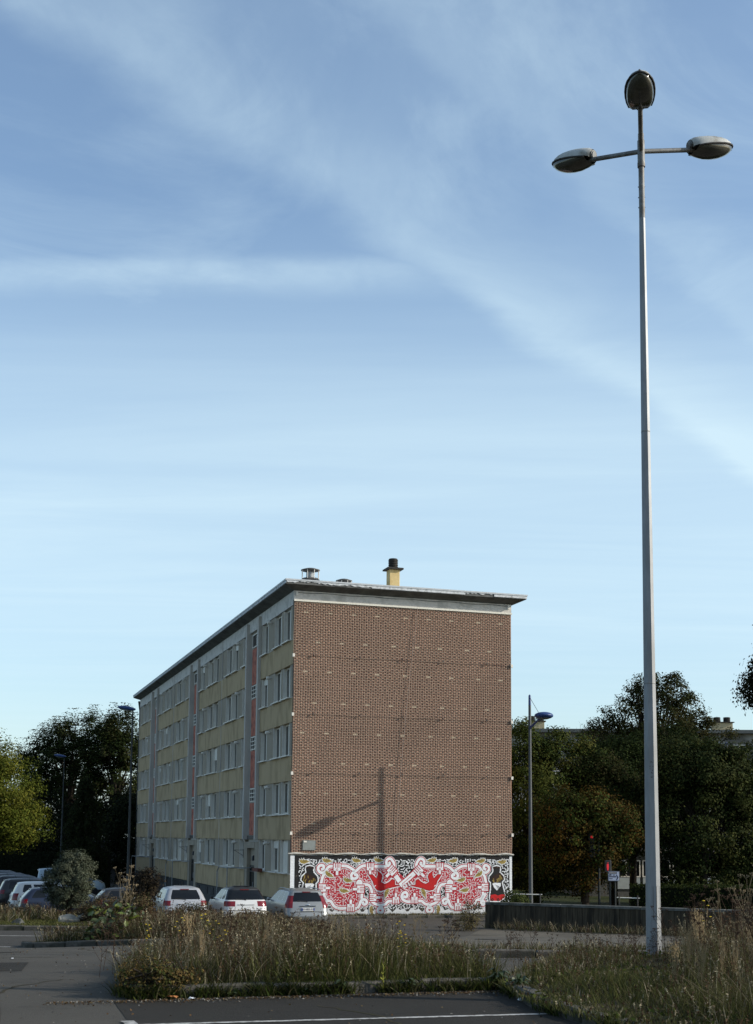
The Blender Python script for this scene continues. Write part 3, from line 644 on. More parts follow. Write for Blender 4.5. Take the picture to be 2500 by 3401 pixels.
M_redarea=[(5.52,-0.18),(5.83,0.1),(6.11,0.35),(6.34,0.53),(6.67,0.49),(7.47,0.47),(7.75,0.37),(8.01,0.18),(8.38,0.44),(8.9,0.5),(9.36,0.42),(9.56,0.18),(9.59,-0.22),(9.74,-0.43),(9.72,-0.78),(9.42,-0.85),(9.45,-1.33),(9.07,-1.33),(8.9,-1.59),(7.93,-1.58),(7.61,-1.21),(7.53,-1.05),(7.55,-0.5),(7.33,-0.53),(7.24,-0.79),(7.24,-1.18),(6.91,-1.47),(6.51,-1.39),(6.23,-1.25),(5.52,-1.27)]
M_bird=[(5.81,-0.5),(6.03,-0.47),(6.04,-0.27),(6.16,-0.2),(6.27,-0.31),(6.4,-0.39),(6.54,-0.43),(6.72,-0.33),(6.65,-0.08),(6.7,0.04),(6.9,0.2),(6.86,0.0),(6.94,-0.17),(7.13,0.01),(7.33,0.03),(7.1,-0.3),(7.03,-0.53),(6.9,-0.69),(6.71,-0.73),(6.51,-0.68),(6.34,-0.61),(6.44,-0.64),(6.11,-0.56)]
M_birds2=[((6.82,0.68),25),((7.88,0.66),25),((9.3,0.65),25),((10.38,0.61),20),((8.3,-0.24),30),((9.19,0.01),50),((8.47,-0.72),25),((6.44,-0.86),130),((7.15,-1.65),100)]
M_head=[(9.94,0.34),(10.12,0.41),(10.29,0.36),(10.31,0.24),(10.28,0.1),(10.47,-0.06),(10.52,-0.22),(10.39,-0.35),(10.46,-0.65),(10.55,-0.94),(10.52,-1.07),(10.29,-1.23),(9.79,-1.23),(9.78,-1.07),(9.84,-0.67),(9.85,-0.38),(9.74,-0.27),(9.77,-0.08),(9.94,0.1),(9.97,0.21)]
M_hat=[(9.93,0.3),(9.99,0.38),(10.13,0.4),(10.29,0.38),(10.31,0.29),(10.13,0.32)]
M_collar=[(9.87,-0.16),(10.06,-0.03),(10.32,0.08),(10.5,-0.11),(10.35,-0.3),(10.06,-0.39),(9.91,-0.27)]
M_fhand=[(9.9,-0.43),(10.0,-0.38),(10.35,-0.39),(10.33,-0.54),(10.14,-0.75),(10.0,-0.62)]
M_redb=[(9.81,-0.96),(10.03,-0.92),(10.2,-0.99),(10.35,-0.93),(10.55,-0.94),(10.53,-1.07),(10.29,-1.24),(9.81,-1.23)]
M_shake=[[(5.08,-0.09),(5.19,-0.24),(5.38,-0.46),(5.5,-0.58)],[(5.92,0.04),(5.71,-0.14),(5.31,-0.46)]]

AX = 5.521; MX0, MX1, MZ0, MZ1 = 0.0, 10.93, -1.9, .905
def wallpaint(name, c, rough=.75):
    """paint on brick: flat colour, brick joints as fine relief, a little dirt"""
    m, t, b_ = _nodes(name); L = t.links.new; b_.inputs['Roughness'].default_value = rough; b_.inputs['Specular IOR Level'].default_value = .25
    tcn = t.nodes.new('ShaderNodeTexCoord'); sp = t.nodes.new('ShaderNodeSeparateXYZ'); cb = t.nodes.new('ShaderNodeCombineXYZ')
    L(tcn.outputs['Object'], sp.inputs[0]); L(sp.outputs[0], cb.inputs[0]); L(sp.outputs[2], cb.inputs[1])
    br = t.nodes.new('ShaderNodeTexBrick'); L(cb.outputs[0], br.inputs['Vector']); br.inputs['Scale'].default_value = 1.
    br.inputs['Brick Width'].default_value = .233; br.inputs['Row Height'].default_value = .073; br.inputs['Mortar Size'].default_value = .006; br.inputs['Mortar Smooth'].default_value = .3
    br.inputs['Color1'].default_value = (*c, 1); br.inputs['Color2'].default_value = (*[x*.93 for x in c], 1); br.inputs['Mortar'].default_value = (*[x*.8 for x in c], 1)
    nz = t.nodes.new('ShaderNodeTexNoise'); nz.inputs['Scale'].default_value = 3.; nz.inputs['Detail'].default_value = 6
    mr = t.nodes.new('ShaderNodeMapRange'); mr.inputs[1].default_value = .45; mr.inputs[2].default_value = .75; mr.inputs[3].default_value = 0; mr.inputs[4].default_value = .22; L(nz.outputs[0], mr.inputs[0])
    mx = t.nodes.new('ShaderNodeMix'); mx.data_type = 'RGBA'; L(mr.outputs[0], mx.inputs[0]); L(br.outputs[0], mx.inputs[6]); mx.inputs[7].default_value = (*[x*.6 for x in c], 1)
    zr = t.nodes.new('ShaderNodeMapRange'); L(sp.outputs[2], zr.inputs[0]); zr.inputs[1].default_value = -1.95; zr.inputs[2].default_value = -1.25; zr.inputs[3].default_value = .75; zr.inputs[4].default_value = 0.
    nd = t.nodes.new('ShaderNodeTexNoise'); nd.inputs['Scale'].default_value = 5.; nd.inputs['Detail'].default_value = 8; L(cb.outputs[0], nd.inputs['Vector'])
    dm = t.nodes.new('ShaderNodeMath'); dm.operation = 'MULTIPLY'; L(zr.outputs[0], dm.inputs[0]); L(nd.outputs[0], dm.inputs[1])
    ch = t.nodes.new('ShaderNodeMapRange'); L(nd.outputs[0], ch.inputs[0]); ch.inputs[1].default_value = .66; ch.inputs[2].default_value = .70; ch.inputs[4].default_value = .55
    da = t.nodes.new('ShaderNodeMath'); da.operation = 'MAXIMUM'; L(dm.outputs[0], da.inputs[0]); L(ch.outputs[0], da.inputs[1])
    mg = t.nodes.new('ShaderNodeMix'); mg.data_type = 'RGBA'; L(da.outputs[0], mg.inputs[0]); L(mx.outputs[2], mg.inputs[6]); mg.inputs[7].default_value = (.16, .13, .10, 1)
    L(mg.outputs[2], b_.inputs['Base Color'])
    bp = t.nodes.new('ShaderNodeBump'); bp.invert = True; bp.inputs['Strength'].default_value = .5; bp.inputs['Distance'].default_value = .012; L(br.outputs['Fac'], bp.inputs['Height']); L(bp.outputs[0], b_.inputs['Normal'])
    return m
PW, PK, PR, PG, PB, PBR = (wallpaint('mural_white', (.72, .74, .76)), wallpaint('mural_black', (.012, .012, .013)), wallpaint('mural_red', (.40, .02, .035)),
    wallpaint('mural_gold', (.30, .22, .06)), wallpaint('mural_bird_red', (.46, .012, .014)), wallpaint('mural_brown', (.028, .013, .009)))
MM = [PW, PK, PR, PG, PB, PBR]
mural_mb = MB()
def flat(poly, lay, m):
    """filled polygon on the wall (ear clipped by the mesh itself)"""
    y = -.004-.0022*lay
    mural_mb.add([(s, y, z) for s, z in poly], [tuple(range(len(poly)))], m)
def smoothp(pts, n=5):
    if len(pts) < 3: return pts
    P = [pts[0]]+list(pts)+[pts[-1]]; out = []
    for i in range(1, len(P)-2):
        for k in range(n):
            t = k/n; p0, p1, p2, p3 = P[i-1], P[i], P[i+1], P[i+2]
            out.append(tuple(.5*((2*p1[d])+(-p0[d]+p2[d])*t+(2*p0[d]-5*p1[d]+4*p2[d]-p3[d])*t*t+(-p0[d]+3*p1[d]-3*p2[d]+p3[d])*t**3) for d in (0, 1)))
    return out+[pts[-1]]
def stroke(pts, w, lay, m, sm=True, cap=True):
    p = smoothp(pts) if sm else pts; y = -.004-.0022*lay; vs = []; fs = []
    for i, (s, z) in enumerate(p):
        a_ = p[max(i-1, 0)]; c_ = p[min(i+1, len(p)-1)]; dx, dz = c_[0]-a_[0], c_[1]-a_[1]; l = hypot(dx, dz) or 1.
        nx_, nz_ = -dz/l*w/2, dx/l*w/2
        if cap and i == 0: s, z = s-dx/l*w*.3, z-dz/l*w*.3
        if cap and i == len(p)-1: s, z = s+dx/l*w*.3, z+dz/l*w*.3
        vs += [(s+nx_, y, z+nz_), (s-nx_, y, z-nz_)]
        if i: fs.append((2*i-2, 2*i-1, 2*i+1, 2*i))
    mural_mb.add(vs, fs, m)
def disc(c, r, lay, m, n=14): flat([(c[0]+r*cos(2*pi*i/n), c[1]+r*sin(2*pi*i/n)) for i in range(n)], lay, m)
def mir(p): return [(2*AX-s, z) for s, z in p]
def inside(x, y, poly):
    r = False; j = len(poly)-1
    for i in range(len(poly)):
        xi, yi = poly[i]; xj, yj = poly[j]
        if (yi > y) != (yj > y) and x < (xj-xi)*(y-yi)/(yj-yi)+xi: r = not r
        j = i
    return r
mural_mb.box((MX0, -.003, MZ0-.3), (MX1, .011, MZ1), 0)
# black ground with a wavering edge
top = [(.20+.1*i, .885) for i in range(107)]
bot = [(.20+.1*i, -1.60+.07*sin(i*1.7)+.05*sin(i*.9)) for i in range(107)]
blk = top+bot[::-1]
for i in range(106): flat([top[i], top[i+1], bot[i+1], bot[i]], 1, 1)
RA = M_redarea + mir(M_redarea)[::-1]
# fill the red field as thin columns so that it stays a clean planar fill
import bisect
def fillpoly(poly, lay, m, dx=.04):
    x0 = min(p[0] for p in poly); x1 = max(p[0] for p in poly); x = x0+dx/2
    while x < x1:
        ys = []
        j = len(poly)-1
        for i in range(len(poly)):
            (xi, yi), (xj, yj) = poly[i], poly[j]
            if (xi > x) != (xj > x): ys.append((yj-yi)*(x-xi)/(xj-xi)+yi)
            j = i
        ys.sort()
        for a_, c_ in zip(ys[::2], ys[1::2]): flat([(x-dx/2, a_), (x+dx/2, a_), (x+dx/2, c_), (x-dx/2, c_)], lay, m)
        x += dx
fillpoly(RA, 2, 2)
mr_ = random.Random(21)
# maze of short hooked strokes, white on the black and on the red ground
cell = .128
nxm = int((MX1-.45)/cell); nzm = int((.86+1.56)/cell)
for ix in range(nxm):
    for iz in range(nzm):
        x = .40+(ix+.5)*cell; z = -1.58+(iz+.5)*cell
        red = inside(x, z, RA)
        h_ = cell*.5*(.92); ty = mr_.randrange(7); w_ = .040 if not red else .025
        dx_, dz_ = mr_.choice(((1, 0), (0, 1), (1, 1), (1, -1), (1, 0), (0, 1)))
        def P_(a_, c_): return (x+a_*h_+mr_.uniform(-.008, .008), z+c_*h_+mr_.uniform(-.008, .008))
        sx_, sz_ = mr_.choice((-1, 1)), mr_.choice((-1, 1))
        if ty == 0: st_ = [P_(-.9*sx_, .9*sz_), P_(.6*sx_, .9*sz_), P_(.6*sx_, -.8*sz_)]
        elif ty == 1: st_ = [P_(-.9, .1*sz_), P_(1.5, .1*sz_)] if sx_ > 0 else [P_(.1*sz_, -.9), P_(.1*sz_, 1.5)]
        elif ty == 2: st_ = [P_(-.9*sx_, -.8*sz_), P_(-.2*sx_, .1), P_(.9*sx_, .8*sz_)]
        elif ty == 3: st_ = [P_(-.8*sx_, .8*sz_), P_(.7*sx_, .8*sz_), P_(.7*sx_, -.6*sz_), P_(-.3*sx_, -.6*sz_), P_(-.3*sx_, .1*sz_)]
        elif ty == 4: st_ = [P_(-1.2*sx_, .2), P_(0, .2), P_(0, -1.2*sz_)]
        elif ty == 5: st_ = [P_(-.9*sx_, -.9), P_(-.6*sx_, .6), P_(.6*sx_, .8)]
        else: st_ = [P_(-.7, .5*sz_), P_(.8, .5*sz_)]
        if not red and inside(x+sx_*h_*1.3, z, RA): continue
        if red and not inside(x+sx_*h_*1.3, z+sz_*h_, RA): continue
        stroke(st_, w_, 3, 0, sm=(ty in (2, 5)), cap=False)
def halo(paths, w, lay): 
    for p in paths: stroke(p, w, lay, 0)
ARMS = M_arms+[mir(p) for p in M_arms[:-1]]
for p in ARMS: stroke(p, .25, 4, 0)
for p in ARMS: stroke(p, .205, 5, 2)
for p in ARMS: stroke(p, .13, 6, 0)
def hand(c, ang, k, lay=7):
    t = rad(ang); ca, sa = cos(t), sin(t)
    def tr(f, w): return (c[0]+(f*ca-w*sa)*k, c[1]+(f*sa+w*ca)*k)
    rect = lambda f0, f1, w0, w1: [tr(f0, w0), tr(f1, w0), tr(f1, w1), tr(f0, w1)]
    flat(rect(-.36, .22, -.11, .11), lay, 2); flat(rect(-.17, .24, -.21, .21), lay, 2)
    flat(rect(-.34, -.1, -.06, .06), lay+1, 0); flat(rect(-.135, .205, -.17, .17), lay+1, 0)
    for w in (-.085, 0, .085): flat(rect(-.0, .21, w-.018, w+.018), lay+2, 2)
    disc(tr(-.085, 0), .052*k, lay+2, 2); disc(tr(-.085, 0), .028*k, lay+3, 0)
for c, an, k in M_hands:
    hand(c, an, k*.98); hand((2*AX-c[0], c[1]), 180-an, k*.98)
for bd in (M_bird, mir(M_bird)):
    cx_ = sum(p[0] for p in bd)/len(bd); cz_ = sum(p[1] for p in bd)/len(bd)
    stroke(bd+[bd[0]], .12, 7, 0, sm=False); stroke(bd+[bd[0]], .045, 8, 2, sm=False); fillpoly(bd, 8, 4, .02)
for e_ in (c7e for c7e in ((7.0, -.52),)): 
    for q_ in (e_, (2*AX-e_[0], e_[1])): flat([(q_[0]-.06, q_[1]-.03), (q_[0], q_[1]-.02), (q_[0]+.06, q_[1]+.04), (q_[0], q_[1]+.045)], 9, 0)
# the clasped hands where the two diagonal arms cross
for p, l in ((M_shake[0], 7), (M_shake[1], 9)):
    stroke(p, .30, l, 2, sm=False); stroke(p, .215, l+1, 0, sm=False)
p = M_shake[1]; stroke([(p[0][0]-.1, p[0][1]-.1), (p[2][0]+.05, p[2][1]+.03)], .025, 11, 2, sm=False)
q0 = M_shake[0][2]; q1 = M_shake[0][3]
for i in range(4): 
    ox = .13*i; stroke([(q0[0]+ox+.02, q0[1]-.02+.06*i), (q1[0]+ox-.02, q1[1]-.06+.07*i)], .085, 11, 2, sm=False); stroke([(q0[0]+ox+.02, q0[1]-.02+.06*i), (q1[0]+ox-.02, q1[1]-.06+.07*i)], .055, 12, 0, sm=False)
# gold birds
bs = [(-.26, -.03), (-.16, .01), (-.1, .06), (.0, .05), (.02, .14), (.09, .05), (.13, .15), (.17, .06), (.22, .13), (.24, .03), (.16, -.07), (.02, -.11), (-.12, -.07)]
def gold(c, an, flip):
    t = rad(an-25); P2 = []
    for f, w in bs:
        x, z = f*cos(t)-w*sin(t), f*sin(t)+w*cos(t); P2.append((c[0]+(-x if flip else x), c[1]+z))
    stroke(P2+[P2[0]], .07, 8, 0, sm=False); fillpoly(P2, 9, 3, .015)
    for k in (-.03, .03): stroke([(c[0]-.08, c[1]+k), (c[0]+.1, c[1]+k+.05)], .014, 10, 1, sm=False)
for c, an in M_birds2: gold(c, an, False); gold((2*AX-c[0], c[1]), an, True)
# the two dark figures at the ends
mf = random.Random(4)
for f_ in (lambda p: p, mir):
    hd = f_(M_head); stroke(hd+[hd[0]], .20, 7, 1, sm=False); stroke(hd+[hd[0]], .12, 8, 0, sm=False); fillpoly(hd, 9, 1, .02)
    fillpoly(f_(M_hat), 10, 5, .02); fillpoly(f_(M_collar), 10, 5, .02)
    for k in range(26):
        s, z = mf.uniform(9.86, 10.42), mf.uniform(-.33, .02)
        if inside(s, z, M_collar): 
            q_ = f_([(s, z), (s+mf.uniform(-.03, .05), z-.1)]); stroke(q_, .028, 11, 3, sm=False)
    cl_ = f_([M_collar[0], M_collar[1], M_collar[2]]); stroke(cl_, .03, 12, 5)
    fillpoly(f_(M_fhand), 11, 0, .02)
    h0 = M_fhand[1]
    for k in range(3): stroke(f_([(h0[0]+.08+.07*k, h0[1]-.1-.03*k), (h0[0]+.2+.06*k, h0[1]-.27-.01*k)]), .02, 12, 1, sm=False)
    fillpoly(f_(M_redb), 10, 4, .02)
    for rx in (9.9, 10.2): 
        for q_ in f_([(rx, -1.18)]): disc(q_, .07, 11, 1); disc(q_, .03, 12, 4)
mural = mural_mb.build('mural', MM, BLK)
mural['label'] = 'red, black and white painted mural of joined hands and birds'
# ================================================================== lamps and street furniture
M_pole = mat('lamp_pole_steel', (.235, .245, .255), (.195, .205, .215), 18, .55, .4, metal=.35, c3=(.165, .17, .173), s3=3, stretch=(1, 1, .25))
M_spig = mat('lamp_arm_steel', (.20, .205, .205), (.13, .13, .125), 10, .6, .35, metal=.3, c3=(.09, .075, .06), s3=4)
M_shell = mat('lamp_shell', (.42, .43, .41), (.36, .37, .35), 7, .55, .35, c3=(.22, .21, .18), s3=5)
M_bowl = mat('lamp_bowl', (.055, .055, .045), (.04, .04, .034), 4, .12, .55, c3=(.075, .072, .055), s3=3)
M_ring = mat('lamp_seal', (.03, .03, .028), (.045, .043, .04), 9, .6, .3)
def tri_lamp(loc, label, rot=0.):
    E_ = empty('lamp_post', loc, rot); tag(E_, label, 'lamp post', 'three headed car park lamps')
    H = 12.87; prof = [(.128, -.2), (.122, .0), (.118, .6), (.095, 4.2), (.073, 8.2), (.055, 11.2), (.05, 11.75)]
    q = MB(); q.lathe(prof, n=8, ph=rad(22.5-8)); q.build('pole', M_pole, E_)
    rz_ = lambda z: (.118-.00639*(z-.6)+.003) if z > .6 else (.122-.00667*z+.003)
    vp = lambda k, z: Vector((rz_(z)*cos(rad(22.5-8+45*k)), rz_(z)*sin(rad(22.5-8+45*k)), z))
    for k0, f0, f1 in ((-3, .45, .98), (-2, .02, .8)):      # access door folded over two facets of the pole
        h_ = MB(); P = [vp(k0, z).lerp(vp(k0+1, z), f) for z, f in ((.62, f0), (.62, f1), (1.12, f1), (1.12, f0))]; h_.add(P, [(0, 1, 2, 3)]); h_.build('access_door', M_pole, E_)
        e_ = MB(); e_.tube(P+[P[0]], .0025, 4); e_.build('door_gap', M_ring, E_)
    q = MB(); q.tube([(0, 0, 11.7), (0, 0, H+.32)], .047, 14); q.tube([(0, 0, 12.62), (0, 0, 12.70)], .062, 14); q.tube([(0, 0, 12.70), (0, 0, H+.2)], .058, 14); q.tube([(0, 0, H+.3), (0, 0, H+.34)], .03, 10)
    for z in (11.95, 12.12, 12.3):
        for aa in (0.4, 2.5, 4.4): q.tube([(.04*cos(aa), .04*sin(aa), z), (.062*cos(aa), .062*sin(aa), z)], .009, 6)
    q.build('spigot', M_spig, E_, smooth=35)
    q = MB(); q.bbox((-.2, -.2, -.02), (.2, .2, .05), .02); bp_ = q.build('base_plate', M_spig, E_)
    for bx in (-.15, .15):
        for by in (-.15, .15): q = MB(); q.lathe([(.022, .05), (.022, .09), (.012, .1)], (bx, by, 0), 6); q.build('anchor_bolt', M_ring, bp_)
    tilt = atan2(.35, 1.7)
    for an in (18, 138, 258):
        ca, sa = cos(rad(an)), sin(rad(an)); r0 = .05
        P = lambda d, up=0.: (ca*d, sa*d, H+.02+d*math.tan(tilt)+up)
        q = MB(); q.tube([P(.04), P(.98)], .038, 12); arm = q.build('arm', M_spig, E_, smooth=35)
        # head frame: x along the arm
        hx = [0, .06, .16, .28, .40, .52, .62, .70, .755, .78]
        hw = [.115, .165, .195, .212, .216, .205, .178, .135, .075, .012]
        ht = [.15, .175, .185, .185, .175, .155, .125, .09, .05, .008]
        bd = [.02, .03, .08, .125, .14, .138, .12, .092, .052, .008]
        ct, st_ = cos(tilt), sin(tilt)
        def W(x, w, z): 
            d = .92+x*ct-z*st_; up = H+.02+.92*math.tan(tilt)+x*st_+z*ct
            return (ca*d-sa*w, sa*d+ca*w, up)
        n = 14
        sh = MB(); vs = [W(hx[i], hw[i]*cos(pi*k/n), .015+ht[i]*sin(pi*k/n)**.8) for i in range(10) for k in range(n+1)]
        fs = [(i*(n+1)+k, i*(n+1)+k+1, (i+1)*(n+1)+k+1, (i+1)*(n+1)+k) for i in range(9) for k in range(n)]
        sh.add(vs, fs); head = sh.build('lamp_head', M_shell, E_, smooth=40)
        ep = MB(); ep.add([W(.012, hw[0]*1.0*cos(pi*k/n), .015+ht[0]*sin(pi*k/n)**.8) for k in range(n+1)], [tuple(range(n+1))]); ep.build('end_plate', M_shell, head)
        for zz, r1 in ((.075, .07),):
            rg = MB(); rg.tube([W(-.03, 0, .075), W(.1, 0, .075)], .062, 12); rg.tube([W(-.012, 0, .075), W(.0, 0, .075)], .082, 12); rg.build('clamp', M_spig, head, smooth=35)
        sl = MB(); ringpts = [W(hx[i]+.01, hw[i]*1.03, .0) for i in range(1, 10)] + [W(hx[i]+.01, -hw[i]*1.03, .0) for i in range(9, 0, -1)]
        sl.tube(ringpts, .014, 6); sl.build('seal', M_ring, head)
        b0 = 2
        bw = MB(); st2 = list(range(1, 10)); vs = []
        for i in st2:
            for k in range(n+1):
                vs.append(W(hx[i], hw[i]*.97*cos(pi*k/n), -.0-bd[i]*sin(pi*k/n)**.7))
        fs = [(i*(n+1)+k, (i+1)*(n+1)+k, (i+1)*(n+1)+k+1, i*(n+1)+k+1) for i in range(len(st2)-1) for k in range(n)]
        bw.add(vs, fs); bw.build('glass_bowl', M_bowl, head, smooth=50)
        fl = MB(); 
        fl.add([W(.0, hw[0], .01), W(.06, hw[1], .01), W(.17, hw[2], .005), W(.17, -hw[2], .005), W(.06, -hw[1], .01), W(.0, -hw[0], .01)], [(0, 1, 2, 3, 4, 5)]); fl.build('underside', M_ring, head)
        lt = MB(); lt.tube([W(.765, -.06, -.0), W(.79, 0, 0.01), W(.765, .06, 0)], .018, 6); lt.tube([W(.775, 0, -.03), W(.775, 0, .05)], .016, 6); lt.build('latch', M_ring, head)
    mk = MB(); rs_ = random.Random(3)      # faded scribbles and scuffs on the shaded facet
    for i in range(16):
        z = 2.75+.055*(i % 5)+rs_.uniform(0, .03); f0 = rs_.uniform(.15, .75); P = [vp(-3, z).lerp(vp(-2, z), f0), vp(-3, z).lerp(vp(-2, z), f0+rs_.uniform(.05, .16)), vp(-3, z+.014).lerp(vp(-2, z+.014), f0+.1), vp(-3, z+.014).lerp(vp(-2, z+.014), f0)]; mk.add(P, [(0, 1, 2, 3)])
    mk.build('scribble', M_ring, E_)
    for z in (4.2, 8.2): q = MB(); q.lathe([(.096-.0055*(z-4.2), z), (.098-.0055*(z-4.2), z+.01), (.096-.0055*(z-4.2), z+.02)], n=8, ph=rad(22.5-8), cap=False); q.build('weld_seam', M_spig, E_)
    return E_
main_lamp = tri_lamp((4.217, 20.084, -.08), 'tall grey octagonal lamp post with three cobra heads, rising from the weeds')
tri_lamp((9.2, 13.35, 0.0), 'second three headed lamp post standing outside the picture on the right', rot=.4)

M_blue = mat('lamp_blue', (.024, .055, .16), (.02, .045, .135), 5, .45, .35)
M_polegrey = mat('street_pole', (.075, .08, .085), (.055, .06, .065), 8, .55, .4, metal=.2)
M_poledark = mat('street_pole_green', (.014, .019, .02), (.010, .014, .015), 8, .55, .4)
def ellipsoid(q, c, ax, ay, az, n=18, m_=10, frame=None):
    vs = []; fs = []
    for i in range(m_+1):
        ph = pi*i/m_
        for k in range(n):
            t = 2*pi*k/n; p = Vector((ax*cos(ph), ay*sin(ph)*cos(t), az*sin(ph)*sin(t)))
            if frame: p = frame @ p
            vs.append((c[0]+p.x, c[1]+p.y, c[2]+p.z))
    for i in range(m_):
        for k in range(n): fs.append((i*n+k, i*n+(k+1) % n, (i+1)*n+(k+1) % n, (i+1)*n+k))
    q.add(vs, fs)
def stay_lamp(loc, top, az, label, group, L=1.55):
    E_ = empty('street_lamp', loc); tag(E_, label, 'street lamp', group)
    h = top-loc[2]; q = MB(); q.lathe([(.15, 0), (.15, .5), (.105, .55), (.095, 1.2), (.062, h-.5)], n=14); q.build('pole', M_polegrey, E_, smooth=35)
    q = MB(); q.lathe([(.062, h-.5), (.055, h-.05), (.02, h)], n=14); q.build('pole_cap', M_blue, E_, smooth=35)
    ca, sa = cos(az), sin(az); z0 = h-1.55; q = MB()
    for d0, d1, a0, a1 in ((.05, L-.25, .085, .04),):
        q.add([(ca*d0, sa*d0, z0-a0), (ca*d0-sa*.035, sa*d0+ca*.035, z0), (ca*d0, sa*d0, z0+a0), (ca*d0+sa*.035, sa*d0-ca*.035, z0),
               (ca*d1, sa*d1, z0+.42-a1), (ca*d1-sa*.025, sa*d1+ca*.025, z0+.42), (ca*d1, sa*d1, z0+.42+a1), (ca*d1+sa*.025, sa*d1-ca*.025, z0+.42)],
              [(0, 1, 5, 4), (1, 2, 6, 5), (2, 3, 7, 6), (3, 0, 4, 7), (4, 5, 6, 7), (3, 2, 1, 0)])
    q.build('arm', M_blue, E_)
    q = MB(); q.tube([(0, 0, h-.12), (ca*(L-.35), sa*(L-.35), z0+.45)], .011, 6); q.build('stay', M_polegrey, E_)
    fr = Matrix.Rotation(az, 3, 'Z')
    q = MB(); ellipsoid(q, (ca*L, sa*L, z0+.44), .43, .43, .17, frame=fr); hd = q.build('lamp_head', M_blue, E_, smooth=50)
    q = MB(); ellipsoid(q, (ca*L, sa*L, z0+.37), .34, .32, .11, frame=fr); q.build('diffuser', mat('lamp_diffuser', (.25, .27, .27), (.2, .22, .22), 4, .3, .5), hd, smooth=50)
    return E_
stay_lamp((7.10, 60.34, T(7.1, 60.3)), 8.35, atan2(-1.6, .5), 'blue armed street lamp with stay wire just right of the brick gable', 'blue street lamps on the right')
stay_lamp((20.1, 75, T(20.1, 75)), 7.3, rad(200), 'blue armed street lamp half hidden in the trees at the right', 'blue street lamps on the right')
def top_lamp(loc, top, az, label):
    E_ = empty('street_lamp', loc); tag(E_, label, 'street lamp', 'dark posts with a blue lamp on top')
    h = top-loc[2]; q = MB(); q.lathe([(.10, 0), (.095, .9), (.078, .95), (.032, h)], n=14); q.build('pole', M_poledark, E_, smooth=35)
    fr = Matrix.Rotation(az, 3, 'Z') @ Matrix.Rotation(rad(-8), 3, 'Y')
    q = MB(); ellipsoid(q, (cos(az)*.3, sin(az)*.3, h+.1), .45, .2, .11, frame=fr); hd = q.build('lamp_head', M_blue, E_, smooth=50)
    q = MB(); ellipsoid(q, (cos(az)*.33, sin(az)*.33, h+.06), .34, .15, .09, frame=fr); q.build('diffuser', MATS['lamp_diffuser'], hd, smooth=50)
    return E_
top_lamp((-11.95, 64, T(-11.95, 64)), 7.82, rad(185), 'dark post with blue lamp head in front of the far end of the block')
top_lamp((-22.6, 95, T(-22.6, 95)), 7.3, rad(185), 'dark post with blue lamp head standing before the big dark tree')

# signals and sign near the crossing
def emis(name, c, s):
    m, t, b_ = _nodes(name); b_.inputs['Base Color'].default_value = (*c, 1); b_.inputs['Emission Color'].default_value = (*c, 1); b_.inputs['Emission Strength'].default_value = s; return m
M_redlit = emis('lit_red', (.7, .02, .03), .3); M_lens = glass_mat('unlit_lens', (.01, .012, .012), .2, .4)
E_ = empty('traffic_signal', (11.4, 67.3, T(11.4, 67.3))); tag(E_, 'dark traffic signal on a tall post with its red light on', 'traffic signal')
q = MB(); q.tube([(0, 0, 0), (0, 0, 4.15)], .065, 10); q.build('post', M_poledark, E_)
q = MB(); q.bbox((-.52, -.14, 2.75), (-.22, .1, 4.0), .04); hd = q.build('signal_head', M_dark, E_)
q = MB(); q.tube([(-.3, 0, 3.8), (0, 0, 3.8)], .03, 6); q.tube([(-.3, 0, 2.9), (0, 0, 2.9)], .03, 6); q.build('bracket', M_dark, E_)
for i, (z, m_) in enumerate(((3.78, M_redlit), (3.4, M_lens), (3.02, M_lens))):
    q = MB(); q.lathe([(.075, 0), (.065, .015), (.01, .03)], (0, 0, 0), 14, axis='x'); q.build('lens', m_, hd, loc=(-.37, -.14, z), rot=(0, 0, -pi/2))
    q = MB(); vs = [(-.37+.12*cos(t_), y_, z+.12*sin(t_)) for y_ in (-.14, -.3) for t_ in [pi*k/8 for k in range(9)]]; q.add(vs, [(k, k+1, k+10, k+9) for k in range(8)]); q.build('visor', M_dark, hd)
E_ = empty('crossing_signal', (11.72, 66, T(11.72, 66))); tag(E_, 'pedestrian signal showing a red figure on a short dark post', 'traffic signal')
q = MB(); q.tube([(0, 0, 0), (0, 0, 2.65)], .055, 10); q.build('post', M_poledark, E_)
q = MB(); q.bbox((-.26, -.12, 2.05), (.06, .1, 2.62), .03); hd = q.build('signal_head', M_dark, E_)
q = MB(); fx, fz = -.12, 2.30   # standing figure, lit
q.lathe([(.035, -.01), (.035, .01)], (fx, -.128, fz+.2), 10)
q.add([(fx-.045, -.128, fz+.15), (fx+.045, -.128, fz+.15), (fx+.055, -.128, fz), (fx+.03, -.128, fz-.17), (fx-.03, -.128, fz-.17), (fx-.055, -.128, fz)], [(0, 1, 2, 3, 4, 5)]); q.build('red_figure', M_redlit, hd)
E_ = empty('direction_sign', (11.95, 65.9, T(11.95, 65.9))); tag(E_, 'small white direction sign with a dark arrow pointing right', 'sign')
q = MB(); q.tube([(.02, .05, 0), (.02, .05, 2.0)], .045, 8); q.build('post', M_poledark, E_)
q = MB(); q.bbox((-.35, -.03, 1.6), (.23, .01, 2.09), .012); bd = q.build('frame', mat('sign_frame', (.10, .11, .14), (.08, .09, .11), 5, .6), E_)
q = MB(); q.box((-.32, -.034, 1.63), (.20, -.0305, 2.06)); q.build('board', mat('sign_white', (.42, .46, .58), (.38, .42, .54), 3, .6), bd)
M_ink = mat('sign_ink', (.015, .018, .05), (.02, .02, .05), 3, .7)
q = MB()
